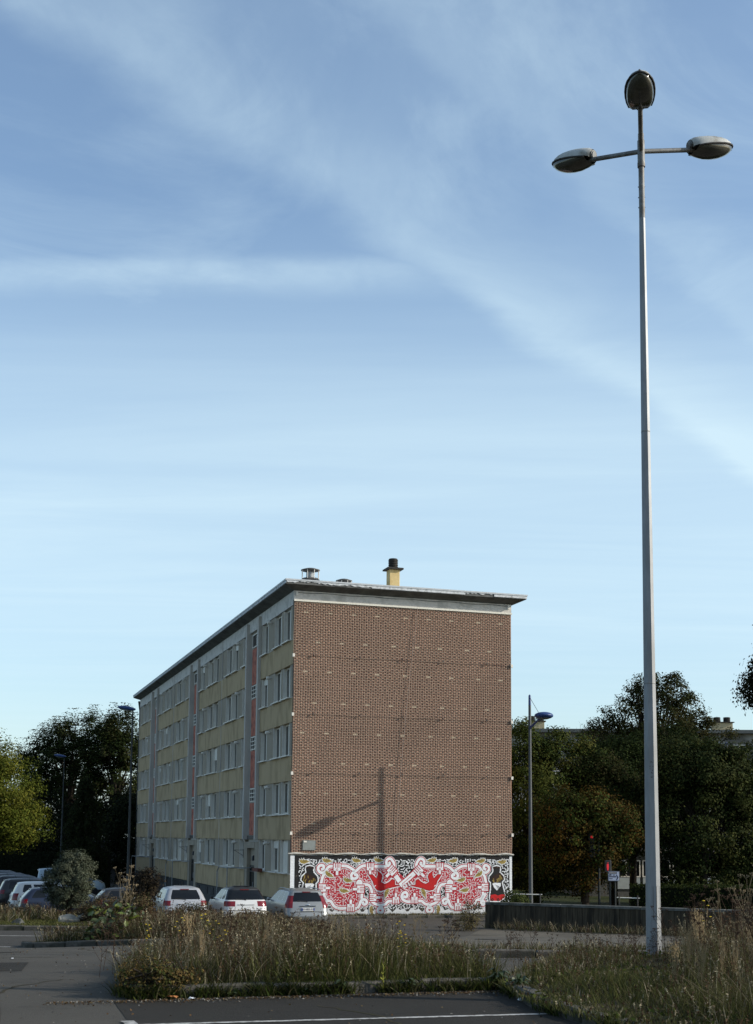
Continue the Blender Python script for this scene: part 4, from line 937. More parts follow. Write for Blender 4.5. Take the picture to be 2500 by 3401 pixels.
q.box((-.31, -.038, 1.955), (.09, -.0345, 2.05)); q.box((-.30, -.038, 1.79), (.06, -.0345, 1.84)); q.box((-.30, -.038, 1.70), (-.12, -.0345, 1.735)); q.box((-.08, -.038, 1.87), (-.02, -.0345, 1.925))
q.add([(-.31, -.038, 1.87), (-.25, -.038, 1.95), (-.14, -.038, 1.90), (-.2, -.038, 1.87)], [(0, 1, 2, 3)]); q.build('printed_lines', M_ink, bd)
q = MB(); q.box((-.29, -.041, 1.99), (.06, -.0385, 2.015)); q.build('header_stroke', M_white, bd)
q = MB(); q.add([(.05, -.038, 1.92), (.09, -.038, 1.92), (.17, -.038, 1.79), (.10, -.038, 1.65), (.055, -.038, 1.65), (.11, -.038, 1.79)], [(0, 1, 2, 5), (5, 2, 3, 4)]); q.build('arrow', M_ink, bd)

E_ = empty('guard_rail', (0, 0, 0)); tag(E_, 'thin white guard rail behind the concrete wall', 'railing')
q = MB(); q.tube([(5.9, 60.4, T(6, 60)+1.12), (7.6, 60.15, T(7.6, 60)+1.11)], .025, 8); q.build('rail', M_white, E_)
q = MB(); q.tube([(10.9, 59.7, T(11, 59)+1.02), (11.9, 59.5, T(12, 59)+1.0)], .025, 8); q.build('rail', M_white, E_)
for x in (6.0, 7.5, 11.0, 11.8): q = MB(); q.tube([(x, 60.4-(x-5.6)/7, T(x, 60)-.1), (x, 60.4-(x-5.6)/7, T(x, 60)+1.14)], .03, 8); q.build('post', M_dark, E_)

# ------------------------------------------------------------------ buildings behind
M_lightwall = mat('pale_wall', (.15, .145, .13), (.12, .115, .105), 3, .85, .2, c3=(.3, .3, .28), s3=.6)
def simple_window(par, x, y, z, w, h):
    q = MB(); t = .07; q.box((x, y-.05, z), (x+t, y+.05, z+h)); q.box((x+w-t, y-.05, z), (x+w, y+.05, z+h)); q.box((x+t, y-.05, z), (x+w-t, y+.05, z+t)); q.box((x+t, y-.05, z+h-t), (x+w-t, y+.05, z+h)); q.box((x+w/2-.04, y-.05, z+t), (x+w/2+.04, y+.05, z+h-t))
    o = q.build('window', M_white, par); q = MB(); q.box((x+t, y-.01, z+t), (x+w-t, y+.02, z+h-t)); q.build('pane', GLASS, o); return o
B2 = empty('far_apartment_block', (10, 131, -2.95), rad(-1.0)); tag(B2, 'pale apartment block with ringed chimneys showing above the right hand trees', 'building')
q = MB(); q.box((0, 0, 0), (62, 11, 15.2)); q.build('wall', M_lightwall, B2)
q = MB(); q.box((-.6, -.7, 15.2), (62.6, 11.7, 15.55)); q.build('roof', mat('roof_grey', (.09, .10, .10), (.07, .08, .08), 4, .7), B2)
for fl in range(5):
    for i in range(20): simple_window(B2, 1.2+i*3.05, -.02, 1.9+fl*2.7, 1.3, 1.4)
for x_, w_, pots in ((6.3, 1.6, ((-.45, 0), (.45, 0))), (3.2, .9, ((0, 0),)), (22.0, .9, ((0, 0),)), (25.2, 2.0, ((-.5, 0), (.5, 0))), (40, 1.6, ((-.45, 0), (.45, 0)))):
    chimney(B2, x_, 2.5, 15.5, w_, .8, 1.0, M_chim2 if 'M_chim2' in globals() else mat('cream_chimney', (.42, .36, .22), (.36, .3, .19), 5, .85), pots, .36)
P2 = empty('low_pavilion', (14.2, 90, -2.2), rad(4)); tag(P2, 'low building with white framed windows and grey panels behind the hedge', 'building')
q = MB(); q.box((0, 0, 0), (12, 7, 3.1)); q.build('wall', mat('pavilion_wall', (.10, .10, .095), (.07, .07, .066), 4, .9), P2)
q = MB(); q.box((-.4, -.5, 3.1), (12.4, 7.4, 3.3)); q.build('roof', M_dark2, P2)
for i in range(5):
    o = simple_window(P2, 1.95+i*2.1, -.05, 1.35, 1.95, 1.15)
    q = MB(); q.box((1.98+i*2.1, -.08, .55), (3.87+i*2.1, -.0, 1.33)); q.build('infill_panel', mat('grey_panel', (.34, .38, .38), (.3, .33, .33), 4, .7), P2)
P3 = empty('grey_house', (10.6, 104, -2.3), rad(10)); tag(P3, 'grey rendered house with a brick base seen just right of the gable', 'building')
q = MB(); q.box((0, 0, 1.6), (2.0, 8, 5.2)); q.add([(0, 0, 5.2), (2.0, 0, 5.2), (2.0, 8, 5.2), (0, 8, 5.2), (1., 0, 6.0), (1., 8, 6.0)], [(0, 1, 4), (3, 5, 2), (0, 4, 5, 3), (1, 2, 5, 4)]); q.build('wall', mat('house_render', (.16, .165, .165), (.13, .135, .135), 3, .9), P3)
q = MB(); q.box((.0, -.03, 0), (2.0, 8, 1.6)); q.box((1.55, -.04, 1.6), (2.0, .1, 5.1)); q.build('brick_base', mat('house_brick', (.14, .06, .04), (.1, .045, .03), 12, .9), P3)
P4 = empty('dim_house', (-31, 112, -2.3), 0); tag(P4, 'dim low house with tall windows under the left trees', 'building')
q = MB(); q.box((0, 0, 0), (9, 6, 3.4)); q.build('wall', mat('dim_wall', (.09, .085, .08), (.07, .065, .06), 4, .9), P4)
q = MB(); q.box((-.3, -.3, 3.4), (9.3, 6.3, 3.6)); q.build('roof', M_dark2, P4)
for i in range(4): simple_window(P4, .6+i*1.6, -.03, 1.0, 1.1, 1.7)
# ================================================================== parked cars
def paint(name, c, metal=.0, rough=.3): return mat('paint_'+name, c, tuple(x*.94 for x in c), 3, rough, .5, metal=metal, coat=.3)
M_tyre = mat('tyre', (.015, .015, .015), (.022, .022, .021), 20, .85, .2); M_rim = mat('alloy_rim', (.32, .33, .34), (.26, .27, .28), 8, .35, .5, metal=.7)
M_tail = mat('tail_lamp', (.17, .010, .014), (.11, .007, .010), 9, .15, .5); M_plastic = mat('car_plastic', (.02, .02, .02), (.028, .028, .028), 15, .7, .3)
M_plate = mat('number_plate', (.6, .6, .58), (.55, .55, .53), 5, .5); M_plblue = mat('plate_blue', (.03, .06, .28), (.03, .05, .24), 5, .5); M_chrome = mat('chrome', (.55, .56, .57), (.5, .5, .5), 5, .15, .5, metal=1.)
def text_mesh(s, size, m, name):
    cu = bpy.data.curves.new(name, 'FONT'); cu.body = s; cu.size = size; cu.align_x = 'CENTER'; cu.align_y = 'CENTER'; cu.extrude = .001
    o = bpy.data.objects.new(name, cu); COL.objects.link(o); dg = bpy.context.evaluated_depsgraph_get()
    me = bpy.data.meshes.new_from_object(o.evaluated_get(dg)); bpy.data.objects.remove(o); me.materials.clear(); me.materials.append(m); return me
def outline(yr, yf, w, r, nb=8, nc=5, ns=16, bulge=.05):
    """closed plan outline, starting at the rear left corner going right"""
    P = []; r = min(r, w*.9)
    for i in range(nb+1): x = -(w-r)+2*(w-r)*i/nb; P.append((x, yr+bulge*(x/w)**2))
    yb = yr+bulge*((w-r)/w)**2
    for i in range(1, nc): t = pi/2*i/nc; P.append(((w-r)+r*sin(t), yb+r-r*cos(t)))
    for i in range(ns+1): t = i/ns; P.append((w, yb+r+(yf-r-bulge-yb-r)*t))
    yt = yf-bulge
    for i in range(1, nc): t = pi/2*i/nc; P.append(((w-r)+r*cos(t), yt-r+r*sin(t)))
    for i in range(nb+1): x = (w-r)-2*(w-r)*i/nb; P.append((x, yt+bulge*(1-(x/w)**2)*.9))
    for i in range(1, nc): t = pi/2*i/nc; P.append((-(w-r)-r*sin(t), yt-r+r*cos(t)))
    for i in range(ns+1): t = 1-i/ns; P.append((-w, yb+r+(yf-r-bulge-yb-r)*t))
    for i in range(1, nc): t = pi/2*i/nc; P.append((-(w-r)-r*cos(t), yb+r-r*sin(t)))
    return P
def car(loc, rz, label, body, L=4.2, W=1.76, H=1.48, style='hatch', roofm=None, plate=None, tail='mid', rails=False, cat='car', darkglass=False, tilt=0.):
    E_ = empty('parked_car', loc, rz); tag(E_, label, cat, 'parked cars'); E_.rotation_euler = (tilt, 0, rz)
    hw = W/2; k = H/1.48; rk = {'hatch': 1.0, 'estate': .55, 'van': .25, 'sedan': 1.5}[style]
    est = style in ('estate', 'van'); ro = .5 if not est else .25
    lv = [(.17, .16, L-.14, hw-.12, .22), (.27, .03, L-.03, hw-.04, .26), (.42, .0, L, hw-.012, .27), (.56, .015, L-.01, hw, .27), (.60, .055, L-.02, hw-.004, .27), (.74, .075, L-.08, hw-.006, .26),
          (.86, .105, L-.30, hw-.02, .26), (.94, .15, L-.62, hw-.045, .25), (.985, .18, L-1.12, hw-.075, .23), (1.09, .18+.09*rk, L-1.34, hw-.115, .2), (1.22, .18+.21*rk, L-1.60, hw-.17, .19), (1.34, .18+.34*rk, L-1.86, hw-.225, .18),
          (1.385, .18+.36*rk, L-2.0, hw-.26, .2), (1.43, .18+.38*rk+ro*.4, L-2.25, hw-.36, .22), (1.465, .55+ro, L-2.6, hw-.52, .2), (1.48, .95+ro, L-2.9, hw-.66, .15)]
    lv = [(z*k if z > .3 else z, a_, b_, w_, r_) for z, a_, b_, w_, r_ in lv]
    rings = [[(x, y, z) for x, y in outline(a_, b_, w_, r_)] for z, a_, b_, w_, r_ in lv]
    nb, nc, ns = 8, 5, 16; N = len(rings[0])
    i_rear = range(0, nb); i_cr = range(nb, nb+nc); i_right = range(nb+nc, nb+nc+ns); o_ = nb+nc+ns; i_cf = range(o_, o_+nc); i_front = range(o_+nc, o_+nc+nb); i_cf2 = range(o_+nc+nb, o_+2*nc+nb)
    i_left = range(o_+2*nc+nb, o_+2*nc+nb+ns); i_cl = range(o_+2*nc+nb+ns, N)
    parts = {}
    def put(t, f): parts.setdefault(t, []).append(f)
    for l in range(len(lv)-1):
        for i in range(N):
            f = (l*N+i, l*N+(i+1) % N, (l+1)*N+(i+1) % N, (l+1)*N+i); t = 'body'
            glass = 8 <= l <= 10
            if l < 2: t = 'bumper_skirt'
            if glass:
                if i in i_rear: t = 'rear_window'
                elif i in i_cr or i in i_cl: t = 'rear_window' if darkglass and l > 7 else 'body'
                elif i in i_front or i in (list(i_cf)[2:] + list(i_cf2)[:3]): t = 'windscreen'
                elif i in i_right:
                    j = i-i_right[0]; t = 'side_window' if 1 <= j <= 14 and j not in ((5,) if not est else (4, 9)) else 'body'
                elif i in i_left:
                    j = i_left[-1]-i; t = 'side_window' if 1 <= j <= 14 and j not in ((5,) if not est else (4, 9)) else 'body'
            tl = {'mid': (5, 6), 'low': (4, 5, 6), 'tall': (5, 6, 7, 8, 9), 'oval': (5, 6)}[tail]
            if l in tl:
                if i in i_cr or i in i_cl: t = 'tail_light'
                if tail == 'oval' and i in (i_rear[-1], i_rear[0]): t = 'tail_light'
            if l in (5, 6) and (i in list(i_cf)[1:4] or i in list(i_cf2)[1:4]): t = 'headlight'
            if l >= 11 and t == 'body' and roofm: t = 'roof'
            put(t, f)
    put('roof' if roofm else 'body', tuple((len(lv)-1)*N+i for i in range(N)))
    allv = [v for r in rings for v in r]
    mm = {'body': body, 'bumper_skirt': M_plastic if style == 'van' else body, 'rear_window': CARGLASS, 'windscreen': CARGLASS, 'side_window': CARGLASS, 'tail_light': M_tail, 'headlight': M_chrome, 'roof': roofm}
    bo = None
    for t in ('body', 'roof', 'bumper_skirt', 'rear_window', 'windscreen', 'side_window', 'tail_light', 'headlight'):
        if t not in parts: continue
        groups = [parts[t]]
        if t in ('tail_light', 'headlight', 'side_window'):
            groups = [[f for f in parts[t] if sum(allv[i][0] for i in f) > 0], [f for f in parts[t] if sum(allv[i][0] for i in f) <= 0]]
        for fs in groups:
            us = sorted({i for f in fs for i in f}); ix = {u: n_ for n_, u in enumerate(us)}
            q = MB(); q.add([allv[u] for u in us], [tuple(ix[i] for i in f) for f in fs]); o = q.build(t, mm[t], E_, smooth=45)
            if t == 'body': bo = o
    # wheels, arches
    for sx_ in (-1, 1):
        for yy in (.78, L-.85):
            q = MB(); q.lathe([(.20, -.02), (.26, .0), (.305, .02), (.315, .06), (.315, .15), (.30, .19), (.26, .205), (.19, .2)], (0, 0, 0), 20, axis='x'); wh = q.build('wheel', M_tyre, E_, smooth=40, loc=(sx_*(hw-.175)-(.0 if sx_ > 0 else .0), yy, .315))
            if sx_ < 0: wh.rotation_euler = (0, 0, pi)
            q = MB(); q.lathe([(.205, .17), (.19, .188), (.16, .175), (.155, .15), (.05, .16), (.045, .185), (.01, .187)], (0, 0, 0), 20, axis='x'); q.build('rim', M_rim, wh, smooth=40)
            q = MB(); n = 14; vs = []
            for r_ in (.33, .375):
                for i in range(n+1): t = pi*(i/n)*1.1-pi*.05; vs.append((sx_*(hw+.006), yy+r_*cos(t), .315+r_*sin(t)))
            q.add(vs, [(i, i+1, n+2+i, n+1+i) for i in range(n)]); q.add([(sx_*(hw+.003), yy, .30)]+[(sx_*(hw+.003), yy+.335*cos(pi*i/n), .315+.335*sin(pi*i/n)) for i in range(n+1)], [(0, i, i+1) for i in range(1, n+1)]); q.build('wheel_arch', M_plastic, E_)
    for sx_ in (-1, 1):
        q = MB(); ellipsoid(q, (sx_*(hw+.06), L-1.52, .98*k), .10, .07, .075, 10, 6, Matrix.Rotation(pi/2, 3, 'Z')); q.tube([(sx_*(hw-.1), L-1.5, .94*k), (sx_*(hw+.04), L-1.52, .95*k)], .025, 6); q.build('mirror', M_plastic if roofm else body, E_, smooth=50)
        for yy in ((2.05, 2.95) if L > 4.1 else (2.3,)): q = MB(); q.bbox((sx_*(hw-.012)-.012, yy-.09, .80*k), (sx_*(hw-.012)+.014, yy+.09, .83*k), .008); q.build('door_handle', body if not roofm else M_chrome, E_)
        # shut lines
        for yy in ((1.55, 2.5, 3.35) if L > 4.1 else (1.75, 3.0)):
            q = MB(); q.add([(sx_*(hw+.002), yy, .3), (sx_*(hw+.002), yy+.012, .3), (sx_*(hw-.03), yy+.012, .9*k), (sx_*(hw-.03), yy, .9*k)], [(0, 1, 2, 3)]); q.build('shut_line', M_plastic, E_)
        if rails:
            q = MB(); q.tube([(sx_*(hw-.25), .55, 1.38*k), (sx_*(hw-.26), .7, 1.445*k), (sx_*(hw-.27), 1.5, 1.48*k), (sx_*(hw-.27), 2.2, 1.47*k), (sx_*(hw-.25), 2.45, 1.40*k)], .018, 6); q.build('roof_rail', M_rim, E_)
    # tailgate details: shut gap, wiper, high brake light, plate
    q = MB(); q.box((-.56, .03, .585*k), (.56, .06, .60*k)); q.build('tailgate_gap', M_plastic, E_)
    q = MB(); q.bbox((-.33, .035+.03, .80*k), (.33, .11, .835*k), .008); q.build('tailgate_trim', M_chrome if rails else body, E_)
    if not rails: q = MB(); q.bbox((-hw+.2, -.006, .42*k), (hw-.2, .03, .55*k), .02); q.build('bumper_insert', M_plastic if roofm is None else body, E_)
    q = MB(); q.tube([(0, .165, .97*k), (-.12, .17, 1.0*k), (-.42, .19, 1.02*k)], .012, 5); q.build('rear_wiper', M_plastic, E_)
    q = MB(); q.box((-.17, .18+.34*rk-.01, 1.345*k), (.17, .18+.34*rk+.05, 1.375*k)); q.build('brake_lamp', M_tail, E_)
    q = MB(); q.tube([(0, .8+ro, 1.46*k), (0, .7+ro, 1.62*k)], .008, 5); q.build('aerial', M_plastic, E_)
    if plate:
        zc = .69*k if tail == 'tall' else .50*k; yb = .055 if tail == 'tall' else -.012
        q = MB(); q.bbox((-.27, yb-.014, zc-.06), (.27, yb, zc+.06), .004); po = q.build('number_plate', M_plate, E_)
        for xx in (-.245, .245): q = MB(); q.box((xx-.022, yb-.017, zc-.055), (xx+.022, yb-.0145, zc+.055)); q.build('plate_band', M_plblue, po)
        link('plate_text', text_mesh(plate, .105, M_ink, 'plate_text'), po, loc=(0, yb-.018, zc), rot=(pi/2, 0, 0))
    if tail == 'tall':
        q = MB(); ellipsoid(q, (0, .075, .86*k), .065, .008, .035, 14, 8, Matrix.Rotation(0, 3, 'Z')); q.build('badge', M_chrome, E_, smooth=50)
    return E_
P_white = paint('white', (.55, .55, .54)); P_silver = paint('silver', (.22, .23, .23), .35, .35); P_black = paint('black', (.010, .010, .011), 0., .5); P_dgrey = paint('dark_grey', (.02, .021, .023), .2, .5); P_lblue = paint('pale_blue', (.30, .38, .44)); P_navy = paint('navy', (.012, .018, .04), .2); P_offw = paint('off_white', (.36, .37, .385), .25, .35)
hd_ = GA
def cz(x, y): return T(x, y)+.01
car((-2.65, 53.0, cz(-2.65, 53)-.0), hd_, 'silver estate car with tall red tail lights, nearest to the mural', P_silver, 4.47, 1.79, 1.49, 'estate', None, 'AM-802-XC', 'tall', True)
car((-5.03, 52.2, cz(-5.03, 52.2)+.04), hd_, 'white hatchback with a black roof, middle of the three cars by the block', P_white, 3.95, 1.74, 1.53, 'hatch', P_black, None, 'oval', False, darkglass=True)
car((-7.3, 51.4, cz(-7.3, 51.4)), hd_, 'off-white hatchback with slim red lamps, left of the white car with the black roof', P_offw, 4.15, 1.75, 1.47, 'hatch', None, 'CG-837-PA', 'mid')
car((-2.9, 57.6, cz(-4, 57)), hd_, 'dark car parked in front of the silver estate, mostly hidden', P_black, 4.1, 1.74, 1.42, 'hatch') if False else None
hL = rad(-70)
car((-16.6, 61.5, cz(-16.6, 61.5)-.12), hL, 'black hatchback nearest in the left hand row, partly behind the olive bush', P_navy, 4.3, 1.78, 1.45, 'hatch', None, None, 'mid')
car((-18.1, 65.5, cz(-18.1, 65.5)), hL, 'white estate car in the left hand row', P_white, 4.4, 1.74, 1.52, 'estate', None, None, 'low')
car((-19.9, 69.5, cz(-19.9, 69.5)), hL, 'black estate car with roof rails behind the white estate', P_black, 4.5, 1.8, 1.55, 'estate', None, None, 'mid', True)
car((-21.4, 73.3, cz(-21.4, 73.3)), hL, 'dark grey estate car, third from the back of the left row', P_dgrey, 4.5, 1.8, 1.6, 'estate', None, None, 'mid', True)
car((-22.9, 77.0, cz(-22.9, 77)), hL, 'black car, second from the back of the left row', P_black, 4.5, 1.8, 1.62, 'estate', None, None, 'mid', True)
car((-24.6, 81.0, cz(-24.6, 81)), hL, 'dark car at the back of the left row under the yellow-green tree', P_dgrey, 4.5, 1.8, 1.66, 'estate', None, None, 'mid', True)
car((-21.2, 82, cz(-21.2, 82)), hL, 'pale blue van beyond the left row of cars', P_lblue, 4.4, 1.85, 1.85, 'van', None, None, 'low', cat='van')
car((-12.9, 60.2, cz(-12.9, 60.2)-.15), hL, 'grey car showing only its roof above the weeds', P_dgrey, 4.2, 1.76, 1.5, 'hatch', None, None, 'mid')
# ================================================================== trees and shrubs
M_bark = mat('bark', (.045, .036, .028), (.03, .024, .018), 12, .9, .15, bump=.6, stretch=(1, 1, .25))
def leaf_quads(C, N, size, rg, aspect=.62):
    """leaf shaped quads at C with normals N"""
    n = len(C); a = rg.normal(size=(n, 3)); t = np.cross(N, a); t /= np.linalg.norm(t, axis=1, keepdims=True)+1e-9; bt = np.cross(N, t)
    s = size*rg.uniform(.65, 1.3, n)[:, None]; w = s*aspect
    V = np.stack([C-t*s*.5, C+bt*w*.5-t*s*.05+N*w*.12, C+t*s*.5, C-bt*w*.5-t*s*.05+N*w*.12], 1).reshape(-1, 3)
    return V, np.arange(n*4).reshape(n, 4)
def shell_clumps(rg, blobs, k):
    out = []; wt = np.array([b_[6] for b_ in blobs], float); wt /= wt.sum()
    for b_, n in zip(blobs, rg.multinomial(k, wt)):
        d = rg.normal(size=(n, 3)); d /= np.linalg.norm(d, axis=1, keepdims=True); r = rg.uniform(.25, 1, n)**.42
        out.append(np.array(b_[:3])+d*r[:, None]*np.array(b_[3:6]))
    return np.concatenate(out)
def tree(name, label, base, blobs, nclump, per, sig, leaf, pal, trunk=(.2, 3.), seed=1, group=None, cat='tree', up=.25, squash=.75, limbs=40, upright=0., lean=0., crown_name='crown', tint=None):
    rg = np.random.default_rng(seed); E_ = empty(name, base); tag(E_, label, cat, group)
    cl = shell_clumps(rg, blobs, nclump)
    sc = rg.uniform(.55, 1.35, nclump)
    idx = np.repeat(np.arange(nclump), rg.poisson(per*sc))
    off = np.clip(rg.normal(size=(len(idx), 3)), -1.7, 1.7)*sig*sc[idx][:, None]; off[:, 2] *= squash
    if upright: off[:, 2] = np.abs(off[:, 2])*upright*1.2 - .2*sig; off[:, :2] *= .62
    C = cl[idx]+off
    ctr = np.array([np.average([b_[i] for b_ in blobs], weights=[b_[6] for b_ in blobs]) for i in range(3)])
    out = cl[idx]-ctr; out /= np.linalg.norm(out, axis=1, keepdims=True)+1e-6
    od = off/(np.linalg.norm(off, axis=1, keepdims=True)+1e-6)
    N = out*.45+od*.75+rg.normal(size=C.shape)*.42+np.array([0, 0, up]); N /= np.linalg.norm(N, axis=1, keepdims=True)
    V, Q = leaf_quads(C, N, leaf, rg)
    pal = np.array(pal); pc = pal[rg.integers(0, len(pal), nclump)][idx]
    pc = np.where(rg.random(len(idx))[:, None] < .3, pal[rg.integers(0, len(pal), len(idx))], pc)*rg.uniform(.6, 1.35, len(idx))[:, None]
    if tint is not None: pc = tint(C, pc, rg)
    link(crown_name, np_mesh(name+'_crown', V, Q, mat=LEAF, col=np.repeat(pc, 4, 0)), E_)
    q = MB(); th = trunk[1]; r0 = trunk[0]
    tp = [(0, 0, -.3), (lean*.15, 0, th*.3), (lean*.5+rg.uniform(-.1, .1), rg.uniform(-.1, .1), th*.65), (lean, 0, th)]
    q.tube(tp, [r0*1.25, r0, r0*.85, r0*.6], 10)
    pick = rg.permutation(nclump)[:limbs]
    for j in pick:
        c = cl[j]; hh = th*rg.uniform(.55, 1.0); s0 = np.array([lean*hh/th, 0, hh])
        if c[2] < hh*.6: s0 = np.array([0, 0, max(.1, c[2]*.7)])
        mid = s0*.5+c*.5+np.array([0, 0, .12*np.linalg.norm(c-s0)])*rg.uniform(-.3, 1.2)+rg.normal(size=3)*.12
        rr_ = r0*rg.uniform(.22, .42)
        q.tube([tuple(s0), tuple(mid), tuple(c)], [rr_, rr_*.6, max(.012, rr_*.2)], 6)
    q.build('trunk', M_bark, E_, smooth=60)
    return E_
YG = [(.078, .088, .012), (.06, .074, .010), (.10, .10, .015), (.04, .052, .008)]
DG = [(.018, .028, .008), (.027, .038, .010), (.011, .018, .005), (.040, .048, .013)]
MG = [(.042, .058, .013), (.064, .074, .016), (.026, .040, .010)]
OL = [(.08, .088, .058), (.06, .07, .046), (.11, .118, .082), (.045, .054, .034)]
BR = [(.036, .030, .009), (.05, .034, .009), (.024, .028, .008), (.07, .044, .009)]
gnd = lambda x, y: T(x, y)-.05
tree('round_tree', 'round yellow-green tree in full sun at the left edge', (-16.75, 55.5, gnd(-16.7, 55.5)), [(0, 0, 5.1, 2.75, 2.7, 2.1, 3), (-.4, 0, 6.6, 1.9, 1.9, 1.3, 1.2), (.3, -.3, 4.0, 2.6, 2.5, 1.0, 1.3)], 400, 200, .26, .10, YG, (.18, 3.2), 2, 'trees on the left', limbs=40)
tree('broad_tree', 'tall dark broad tree rising behind the left cars', (-29.3, 125, gnd(-29, 125)), [(0, 0, 8.5, 4.8, 4.5, 6.0, 3), (1.6, 0, 12.2, 3.6, 3.5, 3.2, 1.5), (-2.8, 0, 9.6, 2.6, 3, 3.0, 1), (0, 0, 3.5, 4.4, 4.4, 2.6, 1.2)], 460, 170, .5, .2, DG+[(.045, .048, .022)], (.4, 8), 3, 'trees on the left', upright=1.7, limbs=60)
tree('broad_tree', 'second dark tree touching the far end of the block', (-23.9, 121, gnd(-24, 121)), [(0, 0, 9.0, 3.1, 3.5, 5.8, 3), (.4, 0, 12.0, 2.2, 2.6, 3.0, 1.2), (0, 0, 3.6, 3.4, 3.4, 3.0, 1.2)], 330, 170, .5, .2, DG+[(.045, .046, .020)], (.36, 8), 4, 'trees on the left', upright=1.7, limbs=50)
tree('dark_tree', 'low black-green tree beneath the tall left trees', (-26.3, 104, gnd(-26, 104)), [(0, 0, 3.9, 3.6, 3., 3.6, 1), (-4, 1, 3.0, 3.6, 3, 3.0, 1)], 300, 110, .45, .18, [(.010, .014, .006), (.014, .018, .007)], (.25, 3), 5, 'trees on the left')
tree('dark_tree', 'black-green tree filling the gap beside the far end of the block', (-20.9, 113, gnd(-21, 113)), [(0, 0, 3.8, 2.4, 2.4, 4.0, 1)], 220, 80, .5, .22, [(.010, .014, .006), (.016, .02, .008)], (.22, 3), 6, 'trees on the left')
# drooping conifer
def conifer(loc, h, rad_, label, seed):
    rg = np.random.default_rng(seed); E_ = empty('conifer', loc); tag(E_, label, 'tree', 'trees on the left'); Cs = []; Ns = []; br = MB()
    br.tube([(0, 0, -.3), (0, 0, h*.96)], [.16, .02], 8)
    for i in range(46):
        z = h*(.06+.9*(i/46)); L = rad_*(1-(z/h))**.75*rg.uniform(.8, 1.15)+.15
        for k in range(7):
            a = rg.uniform(0, 6.28); n = int(26*L/rad_)+6; t = np.sort(rg.uniform(.1, 1, n)); d = np.array([cos(a), sin(a)])
            rise = .18*L*np.sin(t*2.2)-.5*L*t**2.2
            P = np.stack([d[0]*L*t, d[1]*L*t, z+rise], -1)
            for rep in range(5): Cs.append(P+rg.normal(size=P.shape)*np.array([.09, .09, .05])+np.array([0, 0, -.06])*rep*rg.random())
            br.tube([(0, 0, z), (d[0]*L*.5, d[1]*L*.5, z+.13*L), (d[0]*L, d[1]*L, z-.4*L)], [.02, .013, .005], 4)
    C = np.concatenate(Cs); N = rg.normal(size=C.shape)+np.array([0, 0, .6]); N /= np.linalg.norm(N, axis=1, keepdims=True)
    V, Q = leaf_quads(C, N, .17, rg, .35); pc = np.array([(.016, .024, .010), (.024, .032, .012), (.035, .04, .014)])[rg.integers(0, 3, len(C))]*rg.uniform(.6, 1.3, (len(C), 1))
    link('crown', np_mesh('conifer_crown', V, Q, mat=LEAF, col=np.repeat(pc, 4, 0)), E_); br.build('trunk', M_bark, E_)
conifer((-20.3, 92, gnd(-20.3, 92)), 8.4, 2.3, 'dark conifer with drooping branches behind the olive bush', 8)
tree('olive_bush', 'rounded grey-green olive bush in front of the left cars', (-12.0, 52, gnd(-12, 52)), [(0, 0, 1.55, 1.0, .95, 1.1, 3), (.2, 0, 2.15, .7, .7, .6, 1)], 330, 120, .15, .065, OL, (.05, .8), 9, cat='bush', limbs=60, upright=.9, crown_name='foliage')
# right hand side
ORB = lambda C, pc, rg: np.where((rg.random(len(C)) < .08+.16*np.sin(C[:, 0]*1.3+C[:, 2]))[:, None], np.array([.095, .05, .012])*rg.uniform(.5, 1.2, (len(C), 1)), pc)
tree('maple_tree', 'green tree close against the right edge of the brick gable', (9.0, 73.5, gnd(9, 73)), [(0, 0, 5.4, 2.9, 2.7, 3.8, 3), (-1.0, 0, 8.7, 1.5, 1.5, 1.9, 1), (1.8, 0, 8.0, 1.9, 1.5, 2.0, 1.2), (0, 0, 2.4, 2.6, 2.4, 1.8, 1)], 330, 190, .32, .14, MG+[(.07, .07, .016)], (.2, 4), 10, 'trees on the right')
tree('maple_tree', 'lower tree turning orange behind the street lamp on the right', (10.9, 68.5, gnd(10.9, 68)), [(-.3, 0, 3.8, 2.7, 2.2, 2.9, 3), (1.5, 0, 4.4, 1.7, 1.8, 1.5, 1)], 300, 150, .30, .13, BR+MG, (.18, 3), 11, 'trees on the right', tint=ORB)
tree('spreading_tree', 'big open branched tree standing tallest behind the lamp post', (18.3, 86, gnd(18, 86)), [(0, 0, 10.6, 4.0, 3.4, 3.7, 3), (3.0, 0, 9.6, 2.8, 2.6, 2.2, 1), (-2.6, 0, 9.6, 2.6, 2.4, 2.4, 1), (.2, 0, 13.3, 2.4, 2.2, 1.7, 1)], 420, 120, .28, .145, [(.03, .032, .010), (.022, .028, .009), (.042, .038, .013)], (.34, 7.5), 12, 'trees on the right', limbs=150)
tree('dark_tree', 'dense dark tree below the big open tree on the right', (15.6, 80, gnd(15.6, 80)), [(0, 0, 6.6, 3.6, 3., 3.8, 2), (2.5, 0, 7.2, 2.8, 2.6, 3.8, 1)], 360, 170, .40, .15, DG[:3], (.22, 4), 13, 'trees on the right')
tree('dark_tree', 'dark leafy tree directly right of the lamp post', (17.4, 70, gnd(17.4, 70)), [(0, 0, 4.9, 3.0, 2.6, 4.2, 3), (-1.6, 0, 7.2, 1.5, 1.4, 1.7, .8), (1.4, 0, 7.0, 1.6, 1.5, 2.0, .8), (0, 0, 1.8, 3, 2.6, 1.8, 1)], 360, 190, .32, .145, DG+[(.035, .042, .014), (.05, .055, .016)], (.2, 4), 14, 'trees on the right')
